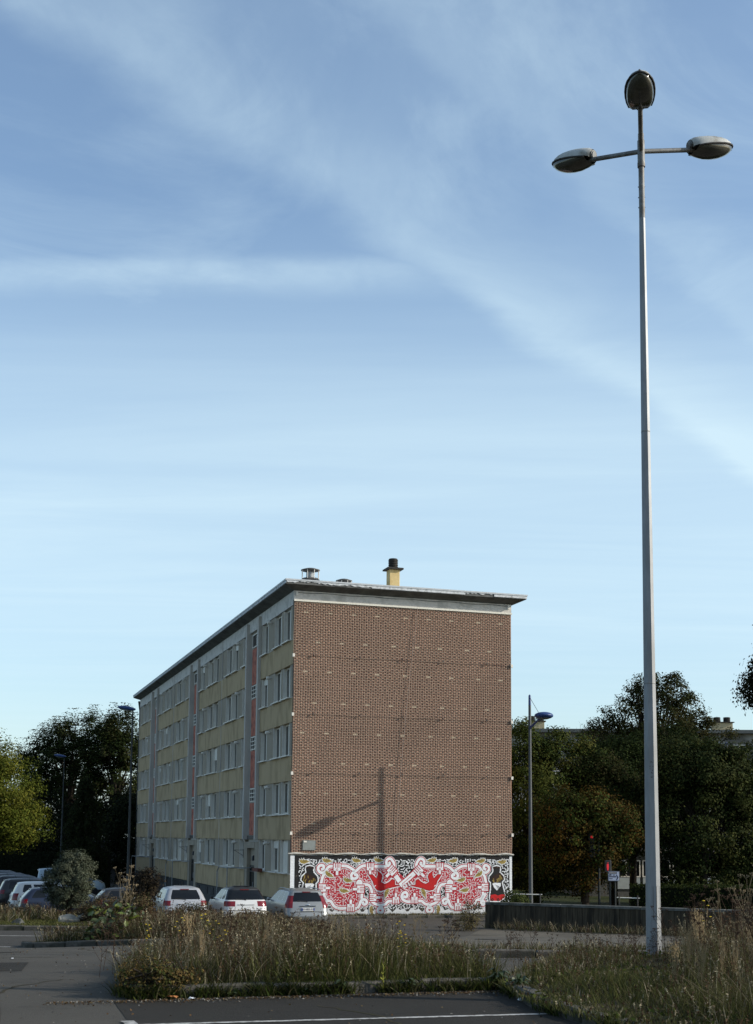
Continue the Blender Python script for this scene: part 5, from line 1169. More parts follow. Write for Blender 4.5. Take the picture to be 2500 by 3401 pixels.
tree('dark_tree', 'dark leafy tree at the right edge beside the hidden street lamp', (21.6, 71.5, gnd(21.6, 71)), [(0, 0, 4.9, 3.2, 2.6, 4.4, 3), (.9, 0, 7.9, 1.5, 1.5, 1.7, .8), (0, 0, 1.8, 3, 2.6, 1.8, 1)], 360, 190, .32, .145, DG+[(.04, .046, .014)], (.2, 4), 15, 'trees on the right')
tree('dark_tree', 'dark tree closing the view at the far right', (25.8, 76, gnd(25, 76)), [(0, 0, 4.8, 3.6, 3, 4.6, 3), (-1.2, 0, 7.8, 1.6, 1.6, 1.7, .5)], 280, 140, .38, .16, DG, (.2, 4), 16, 'trees on the right')
tree('dark_tree', 'dark bushy tree behind the crossing signals', (13.2, 73, gnd(13.2, 73)), [(0, 0, 5.2, 2.6, 2.0, 2.5, 3), (-.9, 0, 7.2, 1.5, 1.5, 1.7, .8)], 300, 170, .30, .13, DG+[(.04, .036, .013)], (.18, 3), 17, 'trees on the right')
tree('overhanging_tree', 'dark tree whose branch reaches in at the upper right edge', (15.45, 44, gnd(15, 44)), [(0, 0, 9.2, 2.6, 2.4, 2.2, 3), (-2.1, 0, 8.5, 1.0, 1.0, .8, .8)], 260, 120, .24, .11, [(.012, .014, .006), (.02, .02, .008)], (.22, 8.5), 18, 'trees on the right')
def bare_tree(loc, h, label, seed):
    rg = random.Random(seed); E_ = empty('bare_tree', loc); tag(E_, label, 'tree'); q = MB()
    def br(p, d, L, r, n):
        e_ = p+d*L; q.tube([tuple(p), tuple(p+d*L*.5+Vector((rg.uniform(-.05, .05), 0, .04))), tuple(e_)], [r, r*.8, r*.6], 4)
        if n:
            for k in range(3): br(p+d*L*rg.uniform(.5, 1), (d+Vector((rg.uniform(-.6, .6), rg.uniform(-.5, .5), rg.uniform(-.1, .3)))).normalized(), L*rg.uniform(.5, .75), r*.55, n-1)
    q.tube([(0, 0, -.2), (0, 0, h*.5)], [.1, .06], 6); br(Vector((0, 0, h*.5)), Vector((.1, 0, 1)).normalized(), h*.22, .05, 4); br(Vector((0, 0, h*.45)), Vector((-.4, 0, 1)).normalized(), h*.2, .045, 4)
    q.build('branches', M_bark, E_)
bare_tree((12.6, 80.5, gnd(12.6, 80)), 12.2, 'bare twiggy tree top beside the far chimneys', 3)
# hedges
def hedge(name, label, x0, y0, x1, y1, w, h, n, pal, seed, leaf=.11):
    rg = np.random.default_rng(seed); L = hypot(x1-x0, y1-y0); a = atan2(y1-y0, x1-x0); E_ = empty(name, (x0, y0, T((x0+x1)/2, (y0+y1)/2)), a); tag(E_, label, 'hedge')
    t = rg.uniform(0, 1, (n, 3)); f = rg.integers(0, 3, n); P = t*np.array([L, w, h])
    P[f == 0, 1] = rg.normal(0, .06, (f == 0).sum()); P[f == 1, 2] = h+rg.normal(0, .05, (f == 1).sum()); P[f == 2] += rg.normal(0, .03, ((f == 2).sum(), 3))
    N = rg.normal(size=(n, 3))+np.array([0, -.4, .4]); N /= np.linalg.norm(N, axis=1, keepdims=True); V, Q = leaf_quads(P, N, leaf, rg); pal = np.array(pal)
    link('foliage', np_mesh(name, V, Q, mat=LEAF, col=np.repeat(pal[rg.integers(0, len(pal), n)]*rg.uniform(.6, 1.4, (n, 1)), 4, 0)), E_)
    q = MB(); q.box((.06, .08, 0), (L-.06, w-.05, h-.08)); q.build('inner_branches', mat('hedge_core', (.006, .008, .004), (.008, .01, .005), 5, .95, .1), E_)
hedge('clipped_hedge', 'clipped dark hedge in front of the low pavilion', 12.8, 66.5, 30, 63.5, 1.2, 1.35, 14000, DG, 30)
hedge('clipped_hedge', 'dark hedge behind the left hand row of cars', -38, 97, -19.5, 96, 1.5, 2.6, 9000, [(.010, .014, .006), (.014, .018, .008)], 31, .18)
hedge('clipped_hedge', 'long dark hedge far behind the right hand trees', 8.5, 102, 40, 100, 2, 3.4, 12000, [(.010, .014, .006), (.016, .02, .008)], 32, .2)
tree('dry_shrub', 'tall withered brown shrub left of the off-white hatchback', (-8.35, 47.6, gnd(-8.3, 47.6)), [(0, 0, 1.15, .55, .5, .8, 2), (.2, 0, 1.7, .45, .4, .35, 1)], 120, 34, .12, .075, [(.05, .038, .022), (.028, .022, .015), (.012, .010, .008)], (.04, 1.0), 40, cat='shrub', limbs=90, crown_name='foliage')
tree('dry_shrub', 'brownish shrub growing at the near end of the concrete wall', (3.75, 51.6, gnd(3.7, 51.6)), [(0, 0, .7, .45, .4, .6, 2), (-.3, -.2, .35, .5, .4, .3, 1)], 90, 26, .11, .05, [(.16, .13, .06), (.11, .085, .04), (.07, .065, .028)], (.02, .6), 41, cat='shrub', limbs=80, crown_name='foliage')
tree('green_shrub', 'small bright green shrub against the foot of the lamp by the gable', (6.2, 58.4, gnd(6.2, 58.4)), [(0, 0, .75, .6, .5, .65, 1)], 90, 30, .12, .08, [(.06, .075, .02), (.045, .06, .016)], (.03, .5), 42, cat='shrub', limbs=30, crown_name='foliage')
for i, (x, y, s, hh) in enumerate(((-7.4, 40.6, .75, 1.0), (-5.6, 41.5, .8, .85), (-9.6, 46.5, .8, .9), (-3.4, 37.3, .6, .7))):
    tree('dry_shrub', ('reddish brown dry bush in the middle of the weeds left of the cars', 'reddish brown dry bush just below the off-white hatchback', 'brown dry bush right of the pale boulder', 'brown dry bush below the white car with the black roof')[i], (x, y, gnd(x, y)), [(0, 0, hh*.6, s, s*.8, hh*.55, 1)], 130, 34, .13, .06, [(.085, .055, .03), (.06, .042, .022), (.11, .085, .045), (.05, .05, .02)], (.03, .5), 50+i, 'dry bushes', 'bush', limbs=80, crown_name='foliage', upright=1.)
# bramble with large leaves: every leaf its own piece
lf = MB(); L_ = [(0, -.06), (.035, -.03), (.045, .01), (.025, .05), (0, .075), (-.025, .05), (-.045, .01), (-.035, -.03)]
lf.add([(x, y, .012*abs(x)/.045) for x, y in L_], [(0, 1, 2, 3, 4), (0, 4, 5, 6, 7)])
LM = [mat('bramble_leaf', (.10, .13, .022), (.075, .10, .018), 8, .5, .35), mat('bramble_leaf_yellow', (.13, .12, .024), (.10, .095, .02), 8, .5, .35), mat('bramble_leaf_dark', (.035, .05, .014), (.028, .04, .012), 8, .5, .35), mat('bramble_leaf_rust', (.17, .075, .02), (.12, .05, .016), 8, .6, .3)]
lms = []
for m_ in LM: me = lf.mesh('leaf', m_); lms.append(me)
BE = empty('bramble_bush', (-6.05, 30.9, T(-6.05, 30.9)+.1)); tag(BE, 'bramble bush with big yellow-green leaves at the end of the median kerb', 'bush')
rgb = random.Random(8); q = MB()
for i in range(16):
    a = rgb.uniform(0, 6.28); r = rgb.uniform(.2, .85); h = rgb.uniform(.35, 1.05); q.tube([(rgb.uniform(-.2, .2), rgb.uniform(-.2, .2), 0), (cos(a)*r*.6, sin(a)*r*.5, h*.8), (cos(a)*r, sin(a)*r*.8, h*.95)], [.012, .009, .004], 5)
q.build('stems', M_bark, BE)
for i in range(170):
    a = rgb.uniform(0, 6.28); r = .68*sqrt(rgb.random()); z = rgb.uniform(.05, .95)*(1-.35*r)
    link('leaf', rgb.choice([lms[0]]*4+[lms[1]]+[lms[2]]*6), BE, loc=(cos(a)*r, sin(a)*r*.7, z), rot=(rgb.uniform(-.9, 1.2), rgb.uniform(-.7, .7), rgb.uniform(0, 6.28)), scale=[rgb.uniform(.8, 1.7)]*3)
# boulders
def rock(loc, s, label, seed, m_):
    rg = random.Random(seed); bm = bmesh.new(); bmesh.ops.create_icosphere(bm, subdivisions=3, radius=1)
    ph = [Vector((rg.uniform(-1, 1), rg.uniform(-1, 1), rg.uniform(-1, 1))) for _ in range(9)]
    for v in bm.verts:
        d = 1.; 
        for p in ph:
            t = v.co.dot(p.normalized())
            if t > .55: d = min(d, .55/t+.08)
        v.co = v.co*d*(1+rg.uniform(-.03, .03)); v.co = Vector((v.co.x*s[0], v.co.y*s[1], v.co.z*s[2]+s[2]*.55))
    me = bpy.data.meshes.new('boulder'); bm.to_mesh(me); bm.free(); me.materials.append(m_); tag(link('boulder', me, loc=loc), label, 'boulder', 'boulders on the lawn')
M_rock = mat('pale_stone', (.30, .28, .23), (.2, .185, .15), 5, .9, .2, bump=.8, bscale=14, c3=(.13, .12, .10), s3=2); M_rock2 = mat('mossy_stone', (.05, .052, .045), (.035, .036, .03), 6, .9, .2, bump=.8, bscale=14, c3=(.12, .12, .11), s3=3)
rock((-10.75, 46.5, T(-10.75, 46.5)), (.42, .35, .28), 'pale rugged boulder on the lawn before the weeds', 1, M_rock); rock((-10.3, 46.9, T(-10.3, 46.9)+.18), (.26, .25, .22), 'smaller pale stone perched against the pale boulder', 2, M_rock)
rock((-11.65, 43.4, T(-11.65, 43.4)), (.3, .25, .2), 'low dark mossy stone near the left lawn kerb', 3, M_rock2)
q = MB(); q.tube([(0, 0, -.1), (.22, 0, .66)], .022, 6); o = q.build('leaning_stake', M_steel, loc=(-8.6, 46.2, T(-8.6, 46.2)+.35)); tag(o, 'thin pale stake leaning in the weeds left of the withered shrub', 'stake')
# ================================================================== grass, weeds, litter
def in_poly(P, poly):
    r = np.zeros(len(P), bool); j = len(poly)-1
    for i in range(len(poly)):
        (xi, yi), (xj, yj) = poly[i], poly[j]
        c = ((yi > P[:, 1]) != (yj > P[:, 1])) & (P[:, 0] < (xj-xi)*(P[:, 1]-yi)/(yj-yi+1e-12)+xi); r ^= c; j = i
    return r
def scatter(poly, n, rg, shrink=0.):
    p = np.array(poly); lo, hi = p.min(0), p.max(0); out = []; c = p.mean(0); pol = [tuple(c+(q-c)*(1-shrink)) for q in p]
    k = 0
    while k < n:
        s = lo+rg.random((n*2, 2))*(hi-lo); s = s[in_poly(s, pol)]; out.append(s); k += len(s)
    return np.concatenate(out)[:n]
def vnoise(P, f, seed):
    rg = np.random.default_rng(seed); o = np.zeros(len(P))
    for i in range(7): d = rg.normal(size=2)*f; o += np.sin(P @ d+rg.uniform(0, 6.28))
    return o/3.2
def blades(P, h, w, lean, curl, col, rg, z0, tipcol=None):
    n = len(P); a = rg.uniform(0, 2*pi, n); D = np.stack([np.cos(a), np.sin(a)], -1); b_ = a+rg.normal(pi/2, .5, n); S = np.stack([np.cos(b_), np.sin(b_), np.zeros(n)], -1)
    base = np.stack([P[:, 0], P[:, 1], z0], -1); L = []
    for t, ww in ((0, .7), (.35, 1.), (.7, .7), (1., .0)):
        hor = D*(h*(lean*t+curl*t*t))[:, None]; zz = h*(t-.35*curl*t*t*np.minimum(1, lean+curl))
        c = base+np.concatenate([hor, zz[:, None]], 1)
        if ww: L += [c+S*(w*ww*.5)[:, None], c-S*(w*ww*.5)[:, None]]
        else: L.append(c)
    V = np.stack(L, 1).reshape(-1, 3); i0 = np.arange(n)[:, None]*7
    Q = np.concatenate([i0+np.array((0, 1, 3, 2)), i0+np.array((2, 3, 5, 4))]); Tt = i0+np.array((4, 5, 6))
    cc = np.repeat(col[:, None, :], 7, 1)
    if tipcol is not None: f = np.array([0, 0, .4, .4, .8, .8, 1.])[None, :, None]; cc = cc*(1-f)+tipcol[:, None, :]*f
    return V, Q, Tt, cc.reshape(-1, 3)
def seedheads(P, h, rg, z0, col, nh=9, size=.03, spread=.12, w=.005):
    """stiff dry stalk with a loose panicle"""
    n = len(P); a = rg.uniform(0, 2*pi, n); ln = rg.uniform(.02, .28, n); D = np.stack([np.cos(a), np.sin(a)], -1)
    V, Q, Tt, C = blades(P, h, np.full(n, w), ln, rg.uniform(0, .25, n), col, rg, z0)
    tip = V.reshape(n, 7, 3)[:, 6]; mid = V.reshape(n, 7, 3)[:, 4]
    idx = np.repeat(np.arange(n), nh); t = rg.uniform(.0, 1.1, len(idx))[:, None]; c = mid[idx]+(tip-mid)[idx]*t+rg.normal(size=(len(idx), 3))*np.array([.3, .3, .25])*spread*(1.15-t)*h[idx][:, None]*.6
    N = rg.normal(size=c.shape); N /= np.linalg.norm(N, axis=1, keepdims=True); V2, Q2 = leaf_quads(c, N, size, rg, .4)
    C2 = np.repeat(col[idx]*rg.uniform(.7, 1.4, (len(idx), 1)), 4, 0)
    return np.concatenate([V, V2]), np.concatenate([Q, Q2+len(V)]), Tt, np.concatenate([C, C2])
def merge(parts):
    V = []; Q = []; Tt = []; C = []; o = 0
    for v, q, t, c in parts: V.append(v); Q.append(q+o); Tt.append(t+o); C.append(c); o += len(v)
    return np.concatenate(V), np.concatenate(Q), np.concatenate(Tt), np.concatenate(C)
def pick(pal, n, rg, j=.3): pal = np.array(pal); return pal[rg.integers(0, len(pal), n)]*rg.uniform(1-j, 1+j, (n, 1))
GREEN = [(.036, .052, .011), (.050, .066, .013), (.022, .033, .007), (.080, .090, .021)]; OLIVE = [(.044, .047, .020), (.064, .062, .029), (.029, .033, .013), (.088, .080, .040)]
DRY = [(.23, .195, .13), (.15, .12, .078), (.33, .285, .19), (.08, .064, .04)]; BROWN = [(.07, .042, .024), (.05, .032, .02), (.10, .06, .034)]
def meadow(name, label, poly, n, hfun, seed, zoff=.1, wid=.007, dry=.3, green=None, heads=.12, shrink=.03, headh=1.25, sh=.03, broad=0):
    rg = np.random.default_rng(seed); P = scatter(poly, n, rg, shrink); z0 = T(P[:, 0], P[:, 1])+zoff-.02; h = hfun(P)*rg.uniform(.45, 1.25, n)
    nz = vnoise(P, 1.1, seed+1)+rg.normal(0, .35, n); gf = (green(P) if green else .5)+.28*nz
    r = rg.random(n); isg = r < np.clip(gf, .03, .97); isd = (~isg) & (rg.random(n) < dry)
    col = np.where(isg[:, None], pick(GREEN, n, rg), np.where(isd[:, None], pick(DRY, n, rg), pick(OLIVE, n, rg))); tip = np.where(isd[:, None], col*1.2, col*.6+np.array([.10, .08, .04])*.5)
    a = blades(P, h, wid*rg.uniform(.6, 1.5, n), np.where(rg.random(n) < .22, rg.uniform(.5, 1.1, n), rg.uniform(0, .45, n)), rg.uniform(0, .7, n), col, rg, z0, tip)
    m = int(n*heads); P2 = P[:m]; g2 = np.clip(gf[:m], 0, 1); h2 = hfun(P2)*rg.uniform(.75, headh, m); c2 = np.where((rg.random(m) < .5)[:, None], pick(DRY, m, rg), pick(BROWN, m, rg))
    b_ = seedheads(P2, h2, rg, T(P2[:, 0], P2[:, 1])+zoff-.02, c2, 8, sh, .12, wid*.8)
    lst = [a, b_]
    if broad:
        k = broad; Pb = scatter(poly, k, rg, shrink); keep = vnoise(Pb, 2.4, seed+5) > -.1; Pb = Pb[keep]; k = len(Pb); zb = T(Pb[:, 0], Pb[:, 1])+zoff+np.minimum(hfun(Pb), .3)*rg.uniform(.05, .95, k)
        Nb = rg.normal(size=(k, 3))*.55+np.array([.2, -.2, .8]); Nb /= np.linalg.norm(Nb, axis=1, keepdims=True); Vb_, Qb_ = leaf_quads(np.stack([Pb[:, 0], Pb[:, 1], zb], -1), Nb, .06, rg, .55)
        lst.append((Vb_, Qb_, np.zeros((0, 3), int), np.repeat(pick(GREEN+OLIVE, k, rg), 4, 0)))
    V, Q, Tt, C = merge(lst)
    return tag(link(name, np_mesh(name, V, Q, Tt, GRASS, C)), label, 'grass', kind='stuff')
# island: tall and brown on the left, green tufts on the right
def grow(P, c, k): c = np.array(c); return c+(P-c)*k
def out_poly(poly, d):
    c = np.mean(poly, 0); return [tuple(np.array(p)+(np.array(p)-c)/np.linalg.norm(np.array(p)-c)*d) for p in poly]
clump = lambda P, f, s: np.clip(.5+.55*vnoise(P, f, s), 0, 1)
edge_isl = lambda P: smooth01((P[:, 1]-(14.72+(P[:, 0]+1.2)*.285))/.55)
isl_under = lambda P: np.clip((.10+.20*clump(P, 2.2, 5)+.08*smooth01((P[:, 0]+1.4)/1.6))*(.45+.55*edge_isl(P)), .05, 1.)
isl_h = lambda P: np.clip((.22+.38*clump(P, 1.5, 9)+.10*smooth01(1-np.abs(P[:, 0]+.9)/1.3)-.24*smooth01((P[:, 0]+.3)/1.2)-.22*smooth01((-2.3-P[:, 0])/1.))*(.5+.5*edge_isl(P)), .10, 1.)
isl_g = lambda P: np.clip(.42+.5*smooth01((P[:, 0]+1.6)/1.6)-.2*smooth01((P[:, 1]-16.2)/2.5), .05, .9)
ISO = [(-2.5, 14.38), (-1.2, 14.80), (1.35, 15.52), (1.55, 15.95), (1.05, 17.2), (.4, 19.8), (-3.4, 19.6), (-2.85, 14.75)]
meadow('green_grass', 'green undergrowth on the kerbed island in the foreground', ISO, 17000, isl_under, 99, dry=.15, green=lambda P: isl_g(P)+.25, heads=0., wid=.009, shrink=0., broad=5200)
meadow('tall_grass', 'tall dry grass and weeds covering the kerbed island in the foreground', ISO, 8500, isl_h, 100, dry=.30, green=isl_g, heads=.27, shrink=0., headh=1.35)
rb_s = lambda P: smooth01((P[:, 0]-.205*P[:, 1])/.9)
rb_e = lambda P: smooth01(((P[:, 0]-1.55)+(P[:, 1]-15.4)*.36)/.7)
rb_pole = lambda P: 1-.72*np.exp(-((P[:, 0]-.211*P[:, 1])/.34)**2)*smooth01((P[:, 1]-14.5)/2.5)
rb_under = lambda P: np.clip(rb_pole(P)*(.10+.17*clump(P, 2.0, 15))*(.4+.6*rb_e(P)), .05, 1.)
rb_h = lambda P: np.clip(rb_pole(P)*(.13+.24*rb_s(P)+.24*clump(P, 1.3, 16)*(.45+.55*rb_s(P)))*(.4+.6*rb_e(P)), .05, 1.)
rb_g = lambda P: np.clip(.60-.055*(P[:, 1]-13), .08, .8)
RBV = [(1.42, 15.5), (1.5, 13.9), (1.8, 12.75), (2.25, 11.5), (2.8, 10.6), (6.5, 11.3), (8.2, 20.2), (2.9, 19.8), (2.0, 17.2)]
meadow('green_grass', 'dark green undergrowth around the foot of the big lamp post', RBV, 26000, rb_under, 98, dry=.12, green=lambda P: rb_g(P)+.3, heads=0., wid=.008, shrink=0., broad=7000)
meadow('tall_grass', 'tall olive and brown grass around the foot of the big lamp post', RBV, 24000, rb_h, 101, dry=.24, green=rb_g, heads=.10, wid=.0055, shrink=0., headh=1.5)
meadow('rough_grass', 'rough grass along the low kerb in front of the concrete paving', [(-2.2, 21.35), (9, 21.8), (9, 22.8), (-2.2, 22.5)], 5000, lambda P: .13+.07*np.abs(vnoise(P, 2, 3)), 102, dry=.3, green=lambda P: np.full(len(P), .35), heads=.04, wid=.008)
meadow('tall_grass', 'brown weeds on the median bed behind the foreground island', [(-8.2, 31.5), (-5.5, 30.3), (-1.7, 30.5), (-1.0, 36.4), (-4.4, 38), (-5.2, 33.4), (-8, 32.4)], 9000, lambda P: np.clip(.34+.20*smooth01((P[:, 0]+7.6)/2.0)+.08*vnoise(P, 1, 7)-.2*smooth01((P[:, 0]+2.6)/1.2), .12, 1.), 103, dry=.3, green=lambda P: np.full(len(P), .25), heads=.16, wid=.013, sh=.05)
meadow('short_grass', 'green lawn at the left beyond the road', [(-26, 39.8), (-6.5, 39.5), (-9.3, 46), (-10.8, 52.4), (-13.5, 54), (-13.5, 46), (-26, 46)], 14000, lambda P: np.full(len(P), .10), 104, zoff=.08, dry=.05, green=lambda P: np.full(len(P), 1.4), heads=.0, wid=.03)
meadow('tall_grass', 'dry weeds between the lawn and the left hand cars', [(-24, 45), (-12.9, 44.5), (-13.3, 53.8), (-10.9, 52.2), (-9.4, 46), (-6.2, 39.9), (-4.2, 40), (-9, 50.5), (-14, 57.5), (-24, 58)], 14000, lambda P: np.clip(.55+.18*vnoise(P, .6, 8), .25, 1.1), 105, zoff=.05, dry=.35, green=lambda P: np.full(len(P), .28), heads=.14, wid=.02, sh=.07)
meadow('rough_grass', 'yellowed grass along the foot of the painted gable', GS, 3500, lambda P: .10+.06*np.abs(vnoise(P, 2, 3)), 106, dry=.4, green=lambda P: np.full(len(P), .4), heads=.03, wid=.016)
meadow('tall_grass', 'sparse weeds along the foot of the concrete wall', [(4.6, 52.6), (14, 47.9), (14, 47.4), (4.6, 52.2)], 1200, lambda P: .3+.15*np.abs(vnoise(P, 2, 3)), 107, zoff=0., dry=.5, green=lambda P: np.full(len(P), .25), heads=.2, wid=.014)
# kerb-foot tufts (joined) 
rg = np.random.default_rng(60); pts = []
for (x0, y0), (x1, y1) in list(zip(ISL[7:]+ISL[:3], ISL[:4]))+list(zip(RB[0:4], RB[1:5])):
    n = int(hypot(x1-x0, y1-y0)*40); t = rg.random(n)[:, None]**1; c = np.array([[x0, y0]])+t*np.array([[x1-x0, y1-y0]]); keep = vnoise(c, 3.2, 12) > -.05; pts.append(c[keep])
c = np.concatenate(pts); idx = np.repeat(np.arange(len(c)), 22); P = c[idx]+rg.normal(0, .06, (len(idx), 2))+np.array([0, -.12]); n = len(P)
V, Q, Tt, C = blades(P, rg.uniform(.05, .20, n), rg.uniform(.006, .02, n), rg.uniform(.1, .8, n), rg.uniform(.1, .7, n), pick(GREEN+OLIVE, n, rg), rg, T(P[:, 0], P[:, 1]))
tag(link('kerb_weeds', np_mesh('kerb_weeds', V, Q, Tt, GRASS, C)), 'small green weeds sprouting along the foot of the kerbs', 'weeds', kind='stuff')
# leaf litter and grit on the asphalt
rg = np.random.default_rng(61); n = 1600; t = rg.random(n); x = -3.4+5*t; y = 14.15+(x+2.95)*.285-np.abs(rg.normal(0, .13, n))-.1; x2 = rg.uniform(-7, 4, 1400); y2 = rg.uniform(9, 27, 1400)
P = np.stack([np.concatenate([x, x2]), np.concatenate([y, y2])], -1); z = T(P[:, 0], P[:, 1])+.012
N = rg.normal(size=(len(P), 3))*.5+np.array([0, 0, 1]); N /= np.linalg.norm(N, axis=1, keepdims=True); V, Q = leaf_quads(np.stack([P[:, 0], P[:, 1], z], -1), N, np.where(np.arange(len(P)) < n, .035, .018)[:, None][:, 0].mean(), rg, .7)
tag(link('leaf_litter', np_mesh('leaf_litter', V, Q, mat=GRASS, col=np.repeat(pick([(.10, .06, .03), (.14, .10, .05), (.06, .04, .025), (.2, .19, .17)], len(P), rg), 4, 0))), 'dead leaves and grit scattered on the asphalt', 'leaves', kind='stuff')

# dry umbel weeds, individual plants
M_weed = mat('dry_weed', (.055, .034, .022), (.035, .023, .016), 20, .9, .1); M_weedpale = mat('dry_weed_pale', (.20, .16, .10), (.15, .115, .07), 20, .9, .1)
def umbel_mesh(seed, m_):
    rg = random.Random(seed); q = MB(); h = 1.0; q.tube([(0, 0, 0), (.02, .01, h*.5), (.05*rg.uniform(-1, 1), .04, h)], [.007, .005, .0035], 5)
    tips = [(Vector((0, 0, h)))]
    for i in range(6):
        z = rg.uniform(.35, .85); a = rg.uniform(0, 6.28); L = rg.uniform(.18, .4); e_ = Vector((cos(a)*L*.6, sin(a)*L*.6, z+L*.8)); q.tube([(0, 0, z), tuple(e_*.5+Vector((0, 0, z*.48))), tuple(e_)], [.005, .004, .003], 4); tips.append(e_)
    for t in tips:
        for k in range(9):
            a = rg.uniform(0, 6.28); r = rg.uniform(.01, .065); e_ = t+Vector((cos(a)*r, sin(a)*r, .03+rg.uniform(-.006, .012))); q.tube([tuple(t), tuple(e_)], .002, 3)
            s = rg.uniform(.008, .015); q.add([tuple(e_+Vector(v)*s) for v in ((1, 0, 0), (-.5, .87, 0), (-.5, -.87, 0), (0, 0, .8), (0, 0, -.6))], [(0, 1, 3), (1, 2, 3), (2, 0, 3), (1, 0, 4), (2, 1, 4), (0, 2, 4)])
    for k in range(5):
        z = rg.uniform(.05, .6); a = rg.uniform(0, 6.28); q.add([(0, 0, z), (cos(a)*.06-sin(a)*.012, sin(a)*.06+cos(a)*.012, z+.05), (cos(a)*.12, sin(a)*.12, z+.03), (cos(a)*.06+sin(a)*.012, sin(a)*.06-cos(a)*.012, z+.05)], [(0, 1, 2, 3)])
    return q.mesh('umbel_weed', m_)
UM = [umbel_mesh(i, M_weed) for i in range(4)]; UP = [umbel_mesh(i+10, M_weedpale) for i in range(3)]
rw = random.Random(77)
def plant_set(n, fn, meshes, name, label, cat, group, hs, zoff=.08):
    """a patch of weeds too tangled to count: one joined mesh"""
    V = []; Q = []; Tt = []; M = []; o = 0; fs = []; mi = []; mats = []
    for i in range(n):
        x, y = fn(); s = rw.uniform(*hs); me = rw.choice(meshes); mm = me.materials[0]
        if mm not in mats: mats.append(mm)
        mx = Matrix.Translation((x, y, T(x, y)+zoff)) @ Matrix.Rotation(rw.uniform(0, 6.28), 4, 'Z') @ Matrix.Rotation(rw.uniform(-.15, .15), 4, 'X') @ Matrix.Diagonal((s*.9, s*.9, s, 1))
        V += [tuple(mx @ v.co) for v in me.vertices]; fs += [tuple(o+k for k in p.vertices) for p in me.polygons]; mi += [mats.index(mm)]*len(me.polygons); o = len(V)
    q = MB(); q.v = V; q.f = fs; q.m = mi; return tag(q.build(name, mats), label, cat, kind='stuff')
def plants(n, fn, meshes, name, label, cat, group, hs, zoff=.08):
    for i in range(n):
        x, y = fn(); s = rw.uniform(*hs); tag(link(name, rw.choice(meshes), loc=(x, y, T(x, y)+zoff), rot=(rw.uniform(-.1, .1), rw.uniform(-.1, .1), rw.uniform(0, 6.28)), scale=(s*.6, s*.6, s)), label, cat, group)
plant_set(34, lambda: (rw.uniform(1.7, 4.3), rw.uniform(16.2, 19.4)), UM, 'umbel_weed', 'dark dried umbel weeds left of the big lamp post', 'weeds', 'dark umbel weeds left of the lamp post', (.28, .5))
plant_set(46, lambda: (rw.uniform(4.0, 5.8), rw.uniform(13.2, 19.)), UM, 'umbel_weed', 'dark dried umbel weeds right of the big lamp post', 'weeds', 'dark umbel weeds right of the lamp post', (.55, .95))
plants(5, lambda: (rw.uniform(4.3, 4.95), rw.uniform(15.5, 17)), UP, 'umbel_weed', 'tall pale wild carrot head rising above the concrete wall at the right', 'weed', 'pale umbels at the right edge', (1.0, 1.3))
plant_set(30, lambda: (rw.uniform(-3.4, -.4), rw.uniform(15.6, 18.8)), UM, 'umbel_weed', 'dark dried umbel weeds on the left end of the foreground island', 'weeds', 'dark umbel weeds on the island', (.42, .74))
plant_set(14, lambda: (rw.uniform(.1, 1.1), rw.uniform(16., 18.6)), UM+UP, 'umbel_weed', 'thin dried weeds at the right end of the foreground island', 'weeds', 'thin weeds at the island end', (.4, .7))
plant_set(18, lambda: (rw.uniform(-5.2, -2.0), rw.uniform(30.8, 35)), UM+UP, 'umbel_weed', 'dried umbel weeds on the median bed', 'weeds', 'umbel weeds on the median', (.55, .8))
plants(3, lambda: (rw.uniform(-6.5, -6.0), rw.uniform(32.2, 33.2)), UP, 'umbel_weed', 'tall pale dried umbel standing against the dark trees at the left', 'weed', 'pale umbels at the left', (1.5, 1.8))
# tall dry reed-like tufts in front of the middle white car
def tuft_mesh(seed, m_, n=16, h=1.):
    rg = random.Random(seed); q = MB()
    for i in range(n):
        a = rg.uniform(0, 6.28); l = rg.uniform(.02, .16); hh = h*rg.uniform(.75, 1.05); e_ = Vector((cos(a)*l, sin(a)*l, hh)); q.tube([(cos(a)*.03, sin(a)*.03, 0), tuple(e_*.55), tuple(e_)], [.004, .0035, .002], 3)
        for k in range(12):
            t = rg.uniform(.72, 1.0); c = e_*t+Vector((rg.uniform(-1, 1), rg.uniform(-1, 1), rg.uniform(-1, 1)))*.022; s = .016; q.add([tuple(c+Vector((-s*.3, 0, -s))), tuple(c+Vector((s*.3, 0, -s*.2))), tuple(c+Vector((s*.3, s*.2, s))), tuple(c+Vector((-s*.3, 0, s*.4)))], [(0, 1, 2, 3)])
    return q.mesh('seed_tuft', m_)
M_straw = mat('straw', (.27, .21, .12), (.2, .15, .085), 20, .9, .1); TM = [tuft_mesh(i, M_straw) for i in range(3)]
plant_set(10, lambda: (lambda t: (-2.6+t*2.6, 16.4+rw.uniform(-.6, 1.6)))(rw.random()), TM, 'seed_tuft', 'tufts of straw coloured seed stalks on the foreground island', 'grass', 'straw tufts on the island', (.55, .76))
plant_set(12, lambda: (lambda y: (y*rw.uniform(.225, .29), y))(rw.uniform(14.2, 19)), TM, 'seed_tuft', 'tufts of pale seed stalks near the big lamp post', 'grass', 'straw tufts near the lamp post', (.5, .8))
